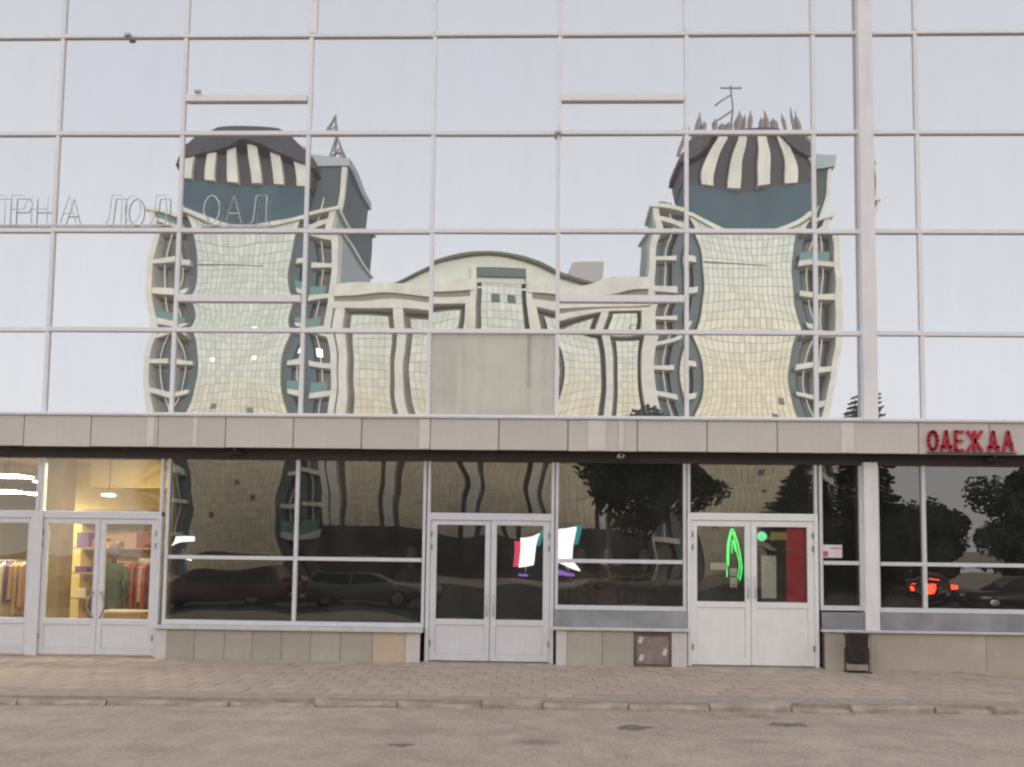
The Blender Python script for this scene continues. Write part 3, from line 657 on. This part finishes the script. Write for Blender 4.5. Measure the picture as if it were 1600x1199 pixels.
def rail(loc, rz, L, cols, label):
    t = thing('clothes_rail', label, 'clothes rail', loc, rz)
    for s in (-1, 1): tube_obj('leg', [[(s*L/2, -.22, .02), (s*L/2, 0, .04), (s*L/2, 0, 1.45)]], .014, M_HING, t)
    tube_obj('bar', [[(-L/2, 0, 1.45), (L/2, 0, 1.45)]], .014, M_HING, t)
    n = int(L/.09)
    for k in range(n):
        x = -L/2 + (k+.5)*L/n; c = cols[k % len(cols)]; q = .75 + .1*((k*7) % 3)
        bm = bmesh.new()
        ra = random.Random(k*13+n); q += ra.uniform(-.15, .15); x += ra.uniform(-.02, .02); wq = ra.uniform(.17, .25); tw_ = ra.uniform(-.03, .03)
        pr = [(-.03, 1.43), (-wq*.9, 1.35), (-wq, 1.43-q), (wq, 1.43-q), (wq*.9, 1.35), (.03, 1.43)]
        for s, yy in ((-1, 0), (1, 0)): pass
        v1 = [bm.verts.new((x-.03+tw_*a*6, a, b2)) for a, b2 in pr]; v2 = [bm.verts.new((x+.03+tw_*a*6, a, b2)) for a, b2 in pr]
        bm.faces.new(v1[::-1]); bm.faces.new(v2)
        for i in range(6): bm.faces.new((v1[i], v1[(i+1) % 6], v2[(i+1) % 6], v2[i]))
        bmesh.ops.recalc_face_normals(bm, faces=bm.faces)
        mesh_obj('garment', bm, c, t)
CR, CG, CY, CO, CP, CW = cl('cloth_red', (.32, .08, .055)), cl('cloth_green', (0, 0, 0)), cl('cloth_mustard', (.55, .36, .08)), cl('cloth_orange', (.48, .29, .17)), cl('cloth_purple', (.16, .08, .18)), cl('cloth_white', (.7, .62, .48))
rail((-7.55, 2.7, 0), 0, .9, [CR, CR, CO, CR], 'clothes rail of red garments behind the left door right leaf')
rail((-10.75, 2.6, 0), .15, 2.0, [CO, CO, CW, CP, CO], 'clothes rail of orange garments behind the glass at the left edge')
rail((-11.6, 5.5, 0), .0, 2.2, [CY, CW, CO, CG], 'far clothes rail of mustard garments in the lit shop')
sh = thing('wall_shelf', 'wooden wall shelf unit at the back of the lit shop', 'shelf', (-8.0, 3.42, 0))
boxes('back_panel', [(-1.2, .75, .13, .16, .1, 2.5)], mat('shelf_wood', (.42, .28, .12), .6), sh)
for k in range(5): boxes('shelf_board', [(-1.2, .75, -.16, .128, .2+k*.5, .23+k*.5)], MATS['shelf_wood'], sh)
rsf = random.Random(8)
for k in range(4):
    for q in range(6):
        if rsf.random() < .25: continue
        xx = -9.15 + q*.32 + rsf.uniform(-.03, .03); hh = rsf.uniform(.12, .36); cc = rsf.choice([CR, CO, CY, CW, CP, CG])
        f_ = boxes('folded_stack', [(xx, xx+.24, 3.28, 3.52, .232+k*.5+j*.06, .232+k*.5+j*.06+.055) for j in range(max(1, int(hh/.06)))], cc)
        cn = {CR.name: 'red', CO.name: 'orange', CY.name: 'mustard', CW.name: 'cream', CP.name: 'purple', CG.name: 'green'}[cc.name]
        tag(f_, '%s folded clothes in the lit shop, %s shelf board, place %s from left' % (cn, ('lowest', 'second lowest', 'second highest', 'highest')[k], ('one', 'two', 'three', 'four', 'five', 'six')[q]), 'clothes', 'folded stacks on the wall shelf')
t = thing('counter', 'low pale wooden counter behind the left door right leaf', 'counter', (-6.95, 1.0, 0))
boxes('body', [(-.30, .38, -.2, .2, .03, .62)], CY, t, .01); boxes('top', [(-.33, .41, -.23, .23, .62, .66)], CW, t, .006)

# ------------------------------------------------------------------ across the street: the apartment complex mirrored in the glass
M_CREAM = mat('pier_cream', (0.73, 0.72, 0.645), 0.7, 0.13, .9, streak=.2)
M_TILEB = mat('facade_panel', (1, 1, 1), 0.45, 0.05, .8, attr=True, spec=0.4)
M_GROUT = mat('panel_joint', (0.45, 0.44, 0.36), 0.9)
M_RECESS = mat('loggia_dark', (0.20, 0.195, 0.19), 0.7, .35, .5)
M_TEALD = mat('loggia_glass', (0.075, 0.125, 0.155), 0.6, .2, .4, spec=0.2)
M_ROOFB = mat('mansard_slate', (0.072, 0.068, 0.080), 0.6, .12, .5)
M_BLUEG = mat('flank_bluegrey', (0.42, 0.47, 0.50), 0.7, .06, .3)
M_STAIR = mat('stair_glass_slate', (.115, .15, .165), .5, .2, .3)
M_SLATE = mat('core_slate', (.10, .12, .13), .7, .15, .3)
M_TEALP = mat('balcony_teal', (.16, .30, .28), .6)
DY = -55.0
apt = thing('apartment_building', 'cream tiled twin-tower apartment block with dark roofs across the street', 'building', (0, DY, 0))
def colmesh(name, rects, parent, d=.06, y=0.0):
    """rects: (x0,x1,z0,z1,colour) panels standing proud of y, joined"""
    bm = bmesh.new(); lay = bm.loops.layers.float_color.new('Col')
    for x0, x1, z0, z1, c in rects:
        for f in bm_box(bm, x0, x1, y, y+d, z0, z1):
            for lp in f.loops: lp[lay] = (*c, 1)
    o = mesh_obj(name, bm, M_TILEB, parent); o['kind'] = 'stuff'
    return o
rt_ = random.Random(9)
def tilecol(z, zt, warm):
    t = min(1, max(0, z/zt)); s = 1/(1+math.exp(-(t-warm)*14))
    a = (0.76, 0.68, 0.50); b2 = (0.72, 0.77, 0.70); k = rt_.uniform(.86, 1.05)
    return tuple((a[i]*(1-s) + b2[i]*s)*k for i in range(3))
def panels(x0, x1, z0, z1, pw, ph, zt, g=.05, warm=.58):
    out = []; nx = max(1, round((x1-x0)/pw)); nz = max(1, round((z1-z0)/ph)); a = (x1-x0)/nx; b2 = (z1-z0)/nz
    for i in range(nx):
        for j in range(nz): out.append((x0+i*a+g/2, x0+(i+1)*a-g/2, z0+j*b2+g/2, z0+(j+1)*b2-g/2, tilecol(z0+(j+.5)*b2, zt, warm)))
    return out
def tower(xc, teal_seed, warm, D):
    W = 15.6; hx = W/2; HT = 31.0
    x0, x1 = xc-hx, xc+hx; sh0, sh1 = xc-4.5, xc+4.5
    t = boxes('tower', [(x0, x1, -D, -1.6, -.1, HT)], M_BLUEG, apt)
    boxes('shaft', [(sh0, sh1, -1.6, -.05, -.1, HT-.002)], M_GROUT, t)
    colmesh('shaft_panels', panels(sh0, sh1, 0, HT, .50, .92, HT, warm=warm), t, y=-.05)
    rr = random.Random(teal_seed)
    for k in range(5):
        xx = sh0 + rr.uniform(1, 8); zz = rr.uniform(4, 14)
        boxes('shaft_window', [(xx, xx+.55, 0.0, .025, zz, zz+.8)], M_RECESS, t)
    boxes('shaft_ledge', [(sh0+.1, sh0+6.5, 0.012, .08, 26.9, 27.02)], M_RECESS, t)
    for (a, b2, sgn) in ((x0, sh0, -1), (sh1, x1, 1)):
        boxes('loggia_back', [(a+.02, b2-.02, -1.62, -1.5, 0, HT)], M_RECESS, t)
        inner = (b2-1.0, b2-.004) if sgn < 0 else (a+.004, a+1.0)
        boxes('stair_glazing', [(inner[0], inner[1], -1.5, -.6, 0, HT-.01)], M_STAIR, t)
        pier = (a, a+.6) if sgn < 0 else (b2-.6, b2)
        boxes('pier', [(pier[0], pier[1], -1.55, .12, -.1, HT)], M_CREAM, t)
        lo, hi = (pier[1]+.004, b2-.65) if sgn < 0 else (a+.65, pier[0]-.004)
        for k in range(1, 11):
            z = k*3.0
            boxes('balcony', [(lo, hi, -1.49, .05, z-.15, z+.33)], M_CREAM, t)
            q = rr.random()
            if q < .25: boxes('balcony_screen', [(lo+.02, hi-.4, -.10, -.02, z+.334, z+1.2)], M_TEALP, t)
            elif q < .8: boxes('loggia_window', [(lo+.25, hi-.5, -1.49, -1.46, z+.5, z+2.3)], M_STAIR, t)
            boxes('loggia_post', [((lo+hi)/2-.05, (lo+hi)/2+.05, -.5, -.4, z+.334, z+2.84)], M_CREAM, t)
    # crown: taller core behind, recessed teal band, striped storey, dark roof
    boxes('core', [(xc-3.0, x1-.02, -D+.02, -2.2, HT, HT+6.0)], M_SLATE, t)
    boxes('core_edge', [(x1-.5, x1, -2.6, -2.0, HT+.36, HT+5.9)], M_CREAM, t)
    boxes('core_roof', [(xc-3.0, x1+.3, -D-.3, -1.9, HT+6.0, HT+7.1)], M_BLUEG, t)
    boxes('cornice', [(x0-.3, x1+.3, -D-.3, .35, HT, HT+.35)], M_CREAM, t)
    x0, x1, W = xc-4.75, xc+4.75, 9.5
    boxes('glazed_band', [(x0+.2, x1-.2, -D+.3, -.2, HT+.35, HT+2.9)], M_TEALD, t)
    boxes('striped_storey', [(x0+.1, x1-.1, -D+.2, -.3, HT+2.9, HT+4.7)], M_ROOFB, t)
    n = 6
    for k in range(n):
        xx = x0+.1 + (k+.5)*(W-.2)/n
        boxes('slat', [(xx-.34, xx+.34, -.29, .05, HT+2.92, HT+4.68)], M_CREAM, t)
        if k: boxes('roof_seam', [(xx-W/n/2-.04, xx-W/n/2+.04, .3, .36, HT+4.72, HT+5.6)], M_SLATE, t)
    bm = bmesh.new()
    A = [(x0-.3, .3, HT+4.7), (x1+.3, .3, HT+4.7), (x1+.3, -D+.5, HT+4.7), (x0-.3, -D+.5, HT+4.7)]
    B = [(x0-.2, .25, HT+5.6), (x1+.2, .25, HT+5.6), (x1+.2, -D+.55, HT+5.6), (x0-.2, -D+.55, HT+5.6)]
    Cc = [(x0+1.9, -.6, HT+7.5), (x1-1.9, -.6, HT+7.5), (x1-1.9, -D+2, HT+7.5), (x0+1.9, -D+2, HT+7.5)]
    V = [[bm.verts.new(p) for p in q] for q in (A, B, Cc)]
    for P, Q in zip(V, V[1:]):
        for i in range(4): bm.faces.new((P[i], P[(i+1) % 4], Q[(i+1) % 4], Q[i]))
    bm.faces.new(V[0][::-1]); bm.faces.new(V[-1])
    mesh_obj('roof', bm, M_ROOFB, t)
    return t
TL = tower(-25.6, 1, .46, 15.0); TRr = tower(17.9, 2, .70, 5.5)
# roof-top clutter on the right tower and antenna mast
M_CLUT = mat('roof_clutter', (.30, .26, .25), .9)
rc = random.Random(4)
for k in range(15):
    xx = 13.0 + k*.70 + rc.uniform(-.18, .18); hh = rc.uniform(.5, 2.2); q = rc.uniform(.16, .36); bm = bmesh.new()
    lathe(bm, [(q*.8, 37.0), (q, 38.8), (q*rc.uniform(.9, 1.3), 38.9+hh*.4), (q*.7, 38.9+hh*.65), (q*rc.uniform(.2, .5), 38.9+hh*.8), (.05, 38.9+hh)], 7, xx, -.9+rc.uniform(-.4, .4))
    mesh_obj('roof_vent', bm, M_CLUT, TRr)
tube_obj('antenna', [[(17.2, -3, 38), (17.2, -3, 44.6)], [(16.2, -3, 44.4), (18.2, -3, 44.4)], [(15.6, -3, 42.2), (17.2, -3, 43.6)], [(15.5, -3, 40.6), (17.2, -3, 41.6)]], .09, M_CLUT, TRr)
tube_obj('roof_mast', [[(-18.9+a*.8, -3+b2*.8, 38.0), (-18.9, -3, 41.4)] for a in (-1, 1) for b2 in (-1, 1)] + [[(-18.9-.5, -3.5, 39.3), (-18.9+.5, -2.5, 39.3)], [(-18.9+.5, -3.5, 39.3), (-18.9-.5, -2.5, 39.3)], [(-19.6, -2.2, 38.0), (-18.5, -2.6, 39.9)], [(-18.2, -2.2, 38.0), (-19.3, -2.6, 39.9)]], .10, M_CLUT, TL)
# wing between the towers
WX0, WX1, WH = -17.8, 10.1, 24.6
M_LIT = mat('lit_window', (.8, .8, .7), .5, emit=(1, .95, .75), estr=2.5)
for xx, zz, w2 in ((-28.6, 18.6, .35), (-19.6, 18.8, .5), (-24.2, 18.7, .35)): boxes('lit_window', [(xx, xx+w2, .02, .04, zz, zz+w2*1.2)], M_LIT, TL)
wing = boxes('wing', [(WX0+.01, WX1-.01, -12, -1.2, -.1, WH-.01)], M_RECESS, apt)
M_MOULD = mat('moulding_grey', (.30, .28, .23), .8)  # darker grey band between the cream courses
bays = [(-16.6, -12.4, 22.6), (-11.2, -6.2, 22.6), (-4.9, -0.3, 26.0), (0.9, 5.5, 22.6), (6.5, 9.4, 22.6)]
pan = []
for a, b2, zt in bays:
    boxes('bay_wall', [(a+.35, b2-.35, -1.2, -.45, 0, zt-.5)], M_GROUT, wing)
    pan += panels(a+.35, b2-.35, 0, zt-.5, .55, .85, 30)
colmesh('bay_panels', pan, wing, y=-.45)
ps = [WX0] + [v for b_2 in bays for v in b_2[:2]] + [WX1]
for i in range(0, len(ps), 2):
    a, b2 = ps[i], ps[i+1]; m_ = (a+b2)/2; hw = max(.35, (b2-a)/2-.18)
    boxes('pilaster', [(m_-hw, m_+hw, -1.2, .15, -.1, 23.0)], M_CREAM, wing)
boxes('entablature', [(WX0, -5.2, -1.3, .2, 22.7, 23.4), (WX0, -5.2, -1.3, .0, 23.4, 23.9), (WX0, -5.2, -1.3, .45, 23.9, 25.0),
                      (0.0, WX1, -1.3, .2, 22.7, 23.4), (0.0, WX1, -1.3, .0, 23.4, 23.9), (0.0, WX1, -1.3, .45, 23.9, 25.0)], M_CREAM, wing)
boxes('moulding', [(WX0, -5.2, .0, .12, 23.42, 23.88), (0.0, WX1, .0, .12, 23.42, 23.88)], M_MOULD, wing)
boxes('central_jamb', [(-5.6, -5.0, -1.2, .3, 0, 26.6), (-.2, .4, -1.2, .3, 0, 26.6)], M_CREAM, wing)
boxes('lintel', [(-5.0, -.2, -1.2, .1, 25.5, 26.5)], mat('lintel_dark', (.14, .17, .17), .6), wing)
# segmental arch gable over the middle
bm = bmesh.new(); n = 24; gx0, gx1, gz0, gz1 = -12.4, 5.6, 24.9, 28.0
top = [(gx0 + (gx1-gx0)*k/n, gz0 + (gz1-gz0)*(.5+.5*math.cos(math.pi*(k/n-.5)*2))**.62) for k in range(n+1)]
f0 = [bm.verts.new((x, -.3, z)) for x, z in top]; f1 = [bm.verts.new((x, -1.6, z)) for x, z in top]
bm.faces.new(f0)
bm.faces.new(f1[::-1])
for i in range(n): bm.faces.new((f0[i], f0[i+1], f1[i+1], f1[i]))
bmesh.ops.recalc_face_normals(bm, faces=bm.faces)
mesh_obj('gable', bm, mat('gable_pale', (.68, .71, .62), .6, .05, .6), wing)
bm = bmesh.new()
for off, d, y1 in ((0, .5, .3),):
    P = [((gx0+gx1)/2 + (x-(gx0+gx1)/2)*s, gz0 + (z-gz0)*s2) for s, s2 in ((1.0, 1.0), (1.03, 1.10)) for x, z in top]
    A = P[:n+1]; B = P[n+1:]
    fr = [[bm.verts.new((x, y, z)) for x, z in q] for q, y in ((A, y1), (B, y1), (B, -1.7), (A, -1.7))]
    for q0, q1 in ((0, 1), (1, 2), (2, 3), (3, 0)):
        for i in range(n): bm.faces.new((fr[q0][i], fr[q0][i+1], fr[q1][i+1], fr[q1][i]))
bmesh.ops.recalc_face_normals(bm, faces=bm.faces)
mesh_obj('arch_rim', bm, mat('arch_dark', (.16, .14, .11), .7), wing)
for xx in (-3.6, -2.1): boxes('bay_window', [(xx, xx+.8, -.39, -.36, 22.9, 23.8)], M_STAIR, wing)
boxes('roof_house', [(3.2, 6.4, -9, -5, 24, 29.0)], mat('roof_house_grey', (.48, .46, .44), .8), wing)
# ground storey of the complex
boxes('shop_front', [(WX0, WX1, .2, 2.6, -.1, 3.6)], mat('arcade_dark', (.06, .055, .05), .5, .3, .3), wing)

# lit advertisement boards and street things that show in the dark windows
def light_board(loc, bl, label):
    t = thing('light_board', label, 'sign board', loc)
    tube_obj('post', [[(0, 0, -.1), (0, 0, 1.3)]], .09, M_HING, t)
    for nm, b2, m_ in bl: boxes(nm, [b2], m_, t)
LW = mat('board_white', (.8, .8, .8), .5, .35, 1.2, emit=(.95, .97, 1), estr=5.0); LR = mat('board_red', (.6, .05, .06), .5, emit=(1, .10, .24), estr=2.6); LT = mat('board_teal', (.1, .5, .5), .5, emit=(.1, .8, .8), estr=1.0)
light_board((1.9, -46, 0), [('red_panel', (-1.6, -.9, 0, .2, 1.3, 3.2), LR), ('white_panel', (-.89, .9, 0, .2, 1.2, 3.6), LW), ('teal_panel', (.91, 1.3, 0, .2, 2.6, 3.8), LT), ('violet_strip', (-.9, .3, 0, .15, .35, .6), mat('board_violet', (.3, .1, .6), .5, emit=(.5, .25, 1.0), estr=2.0))], 'lit white advertisement board with red and teal ends across the street')
light_board((-26.2, -46, 0), [('white_panel', (-.9, .7, 0, .2, 1.9, 2.6), LW)], 'small lit white sign board in front of the left tower across the street')
lp = thing('lamp_post', 'tall pale street lamp post across the street', 'lamp post', (4.6, -36, -.1))
tube_obj('post', [[(0, 0, 0), (0, 0, 4), (0.05, 0, 8.6)]], [.11, .09, .06], mat('post_grey', (.42, .42, .38), .6), lp)
tube_obj('arm', [[(0.05, 0, 8.5), (.3, .3, 9.0), (.8, 1.3, 9.2)]], .05, MATS['post_grey'], lp); boxes('lamp_head', [(.65, .95, 1.1, 1.9, 9.14, 9.28)], M_SILL, lp, .03)

# trees
M_BARK = mat('bark', (.06, .045, .035), .9, .25, 5, bump=.6)
M_SPR = mat('spruce_needles', (.035, .048, .036), .8, .3, 2)
M_LEAF = mat('tree_leaves', (.065, .080, .048), .8, .35, 1.2)
def quad(bm, p, u, v):
    bm.faces.new([bm.verts.new(q) for q in (p-u-v, p+u-v, p+u+v, p-u+v)])
def spruce(loc, H, rad, label, seed):
    t = thing('spruce_tree', label, 'tree', loc, group='spruces across the street'); r = random.Random(seed)
    tube_obj('trunk', [[(0, 0, 0), (0, 0, H*.5), (0, 0, H*.97)]], [H*.02, H*.012, .02], M_BARK, t)
    bm = bmesh.new(); z = H*.06
    while z < H*.985:
        f = 1-z/H; L = rad*(f**.8)*r.uniform(.8, 1.1)+.10; nb = max(7, int(14*f)+7); a0 = r.uniform(0, 6.28)
        for k in range(nb):
            a = a0 + 2*math.pi*k/nb + r.gauss(0, .2); l = L*r.uniform(.65, 1.1); dr = Vector((math.cos(a), math.sin(a), 0)); sd = Vector((-dr.y, dr.x, 0))
            n = max(3, int(l/.13))
            for i in range(n):
                s = (i+.6)/n; p = dr*l*s + Vector((0, 0, z - .32*l*s**1.2 + .18*l*s**3)); wv = (.20*(1-s*.6)*l + .12)*r.uniform(.6, 1)
                for q in (-1, 1):
                    dd = (dr*.5 + sd*q*1.0 + Vector((0, 0, -.35 - r.uniform(0, .3)))).normalized()
                    quad(bm, p + dd*wv*.5, dd*wv*.55, (dr*.6+Vector((0, 0, .35))).normalized()*l/n*.55)
        z += H*.022 + .06*f
    o = mesh_obj('crown', bm, M_SPR, t)
def broadleaf(loc, H, rx, label, seed, n=15000, zb=.3):
    t = thing('broadleaf_tree', label, 'tree', loc, group='broadleaf trees across the street'); r = random.Random(seed)
    br = [[(0, 0, 0), (.1, 0, H*.3), (0, .1, H*.6)]]
    for k in range(6):
        a = k*1.05; br.append([(0, 0, H*(.25+.05*k)), (math.cos(a)*rx*.4, math.sin(a)*rx*.4, H*(.5+.05*k)), (math.cos(a)*rx*.7, math.sin(a)*rx*.7, H*(.62+.04*k))])
    bm = bmesh.new()
    for i, p in enumerate(br): tube(bm, p, [.16, .11, .05] if i == 0 else [.08, .05, .02], 6)
    mesh_obj('trunk', bm, M_BARK, t, smooth=True)
    cl_ = []
    for k in range(26):
        a = r.uniform(0, 6.28); q = r.uniform(.15, 1)**.6; zz = r.uniform(zb, .92)
        env = math.sin(math.pi*min(1, max(0, (zz-zb*.7)/(1.02-zb*.7))))**.6
        cl_.append((Vector((math.cos(a)*rx*q*env*.8, math.sin(a)*rx*q*env*.8, H*zz)), rx*r.uniform(.22, .40)))
    bm = bmesh.new()
    for i in range(n):
        c, s = r.choice(cl_); d = Vector((r.gauss(0, 1), r.gauss(0, 1), r.gauss(0, .8))).normalized()
        p = c + d*s*(r.random()**.4); u = Vector((r.gauss(0, 1), r.gauss(0, 1), r.gauss(0, 1))).normalized(); v = u.orthogonal().normalized(); k = r.uniform(.06, .14)
        quad(bm, p, u*k, v*k*.8)
    mesh_obj('crown', bm, M_LEAF, t)
spruce((15.55, -25.5, -.1), 9.6, 3.0, 'tall dark spruce across the street, right of the right tower', 1)
spruce((13.0, -26.5, -.1), 7.2, 2.8, 'shorter dark spruce in front of the right tower', 2)
broadleaf((6.2, -31, -.1), 9.0, 3.8, 'dark broadleaf tree standing between the wing and the right tower', 3, zb=.42)
broadleaf((27.5, -32, -.1), 7.4, 3.8, 'dark leafy tree at far right across the street', 5)
broadleaf((22.2, -36, -.1), 4.9, 3.6, 'low dark leafy tree right of the spruces', 6, zb=.15)
broadleaf((33.0, -30, -.1), 8.6, 4.2, 'largest dark leafy tree at the right end across the street', 7)

# cars parked and passing behind the viewer
M_TYRE = mat('tyre', (.02, .02, .02), .8); M_RIM = mat('rim', (.4, .4, .42), .3, metal=.8); M_CGL = mat('car_glass', (.012, .014, .016), .08, spec=.6)
M_LRED = mat('tail_lamp_lit', (.5, .02, .02), .3, emit=(1.0, .05, .02), estr=14.0); M_LRED0 = mat('tail_lamp_off', (.40, .02, .03), .2)
M_LAMPW = mat('head_lamp', (.8, .8, .8), .1); M_BUMP = mat('bumper_black', (.03, .03, .03), .6)
def car(loc, rz, paint, label, L=4.2, W=1.66, H=1.45, lit=False, estate=False):
    """nose towards +x of the thing"""
    t = thing('car', label, 'car', loc, rz, group='cars on the street behind the viewer')
    h = W/2
    # stations along x: (x, z low, z belt, half width)
    body = [(-L*.5, .42, .78, h*.86), (-L*.485, .28, .90, h*.95), (-L*.35, .22, .95, h), (-L*.1, .20, .93, h), (L*.18, .20, .92, h), (L*.38, .24, .84, h*.97), (L*.475, .30, .74, h*.90), (L*.5, .40, .62, h*.80)]
    bm = bmesh.new(); V = []
    for x, z0, z1, hw in body:
        V.append([bm.verts.new((x, y, z)) for y, z in ((-hw*.92, z0), (-hw, z0+.12), (-hw, (z0+z1)/2), (-hw*.97, z1-.04), (-hw*.88, z1), (hw*.88, z1), (hw*.97, z1-.04), (hw, (z0+z1)/2), (hw, z0+.12), (hw*.92, z0))])
    for A, B in zip(V, V[1:]):
        for k in range(10): bm.faces.new((A[k], B[k], B[(k+1) % 10], A[(k+1) % 10]))
    bm.faces.new(V[0]); bm.faces.new(V[-1][::-1]); bmesh.ops.recalc_face_normals(bm, faces=bm.faces)
    b = mesh_obj('body', bm, paint, t, smooth=True)
    rx = -L*.47 if estate else -L*.33
    st = [(rx, .90, h*.86), (rx+.30, H-.06, h*.68), (rx+.5, H, h*.66), (L*.02, H, h*.66), (L*.08, H-.05, h*.68), (L*.24, .90, h*.86)]
    bm = bmesh.new(); V = [[bm.verts.new((x, s*hw, z)) for s in (-1, 1)] for x, z, hw in st]
    for A, B in zip(V, V[1:]): bm.faces.new((A[0], B[0], B[1], A[1]))
    base = [[v for v in q] for q in V]
    bm.faces.new([q[0] for q in V][::-1]); bm.faces.new([q[1] for q in V])
    bmesh.ops.recalc_face_normals(bm, faces=bm.faces)
    cab = mesh_obj('cabin', bm, paint, t)
    def gl(name, pts):
        bm = bmesh.new(); a = [bm.verts.new(p) for p in pts]; bm.faces.new(a); bmesh.ops.recalc_face_normals(bm, faces=bm.faces)
        bm.normal_update(); bm.faces.ensure_lookup_table(); n = bm.faces[0].normal.copy(); n = n if n.dot(bm.faces[0].calc_center_median()-Vector((-.3, 0, .9))) > 0 else -n
        g = bmesh.ops.extrude_face_region(bm, geom=list(bm.faces))
        for v in [x for x in g['geom'] if isinstance(x, bmesh.types.BMVert)]: v.co += n*.012
        bmesh.ops.recalc_face_normals(bm, faces=bm.faces); mesh_obj(name, bm, M_CGL, cab)
    for s in (-1, 1):
        yb, yt = s*(h*.845+.006), s*(h*.69+.006)
        gl('side_window', [(rx+.14, yb, .95), (-L*.1, yb, .95), (-L*.1, yt, H-.1), (rx+.38, yt, H-.1)])
        gl('side_window', [(-L*.08, yb, .95), (L*.19, yb, .95), (L*.07, yt, H-.1), (-L*.08, yt, H-.1)])
    gl('rear_window', [(rx+.03, -h*.75, .95), (rx+.03, h*.75, .95), (rx+.24, h*.62, H-.12), (rx+.24, -h*.62, H-.12)])
    gl('windscreen', [(L*.235, -h*.78, .93), (L*.235, h*.78, .93), (L*.105, h*.64, H-.1), (L*.105, -h*.64, H-.1)])
    for sx in (-L*.30, L*.31):
        for s in (-1, 1):
            bm = bmesh.new(); lathe(bm, [(.20, -.09), (.29, -.09), (.305, -.05), (.305, .05), (.29, .09), (.20, .09)], 20)
            wl = mesh_obj('wheel', bm, M_TYRE, t, smooth=False); wl.location = (sx, s*(h-.10), .305); wl.rotation_euler = (R(90), 0, 0)
            bm = bmesh.new(); lathe(bm, [(.19, -.094), (.10, -.10), (.10, .10), (.19, .094)], 16); mesh_obj('rim', bm, M_RIM, wl)
    for s in (-1, 1):
        boxes('tail_light', [(-L*.5-.012, -L*.485+.05, s*h*.62-.16, s*h*.62+.16, .56, .92)], M_LRED if lit else M_LRED0, t, .02)
        boxes('headlight', [(L*.475, L*.5+.01, s*h*.55-.15, s*h*.55+.15, .52, .66)], M_LAMPW, t, .02)
    if lit: boxes('brake_light', [(rx+.10, rx+.15, -.22, .22, 1.05, 1.14)], M_LRED, t)
    boxes('bumper', [(-L*.5-.05, -L*.5+.08, -h*.9, h*.9, .34, .50)], M_BUMP, t, .03); boxes('bumper', [(L*.5-.08, L*.5+.05, -h*.85, h*.85, .32, .48)], M_BUMP, t, .03)
    boxes('number_plate', [(-L*.5-.06, -L*.5-.051, -.26, .26, .52, .63)], M_SILL, t)
def paint(n, c): return mat(n, c, .25, .03, 2, spec=.6)
car((-9.7, -11.6, -.1), R(180), paint('paint_maroon', (.10, .018, .028)), 'dark maroon car parked behind the viewer at left', L=4.9, H=1.50, estate=True)
car((-5.5, -13.6, -.1), R(0), paint('paint_silver', (.17, .18, .18)), 'silver hatchback parked behind the viewer beside the maroon car', L=4.2, estate=True)
car((15.1, -19.8, -.1), R(-90), paint('paint_dark_red', (.12, .015, .015)), 'dark red car with lit brake lights driving away at right', lit=True)
car((4.0, -22.5, -.1), R(180), paint('paint_beige', (.30, .28, .22)), 'beige car parked across the street near the lamp post', L=4.1)
car((15.6, -13.4, -.1), R(180), paint('paint_black', (.012, .012, .014)), 'black car parked behind the viewer at right', L=4.4)
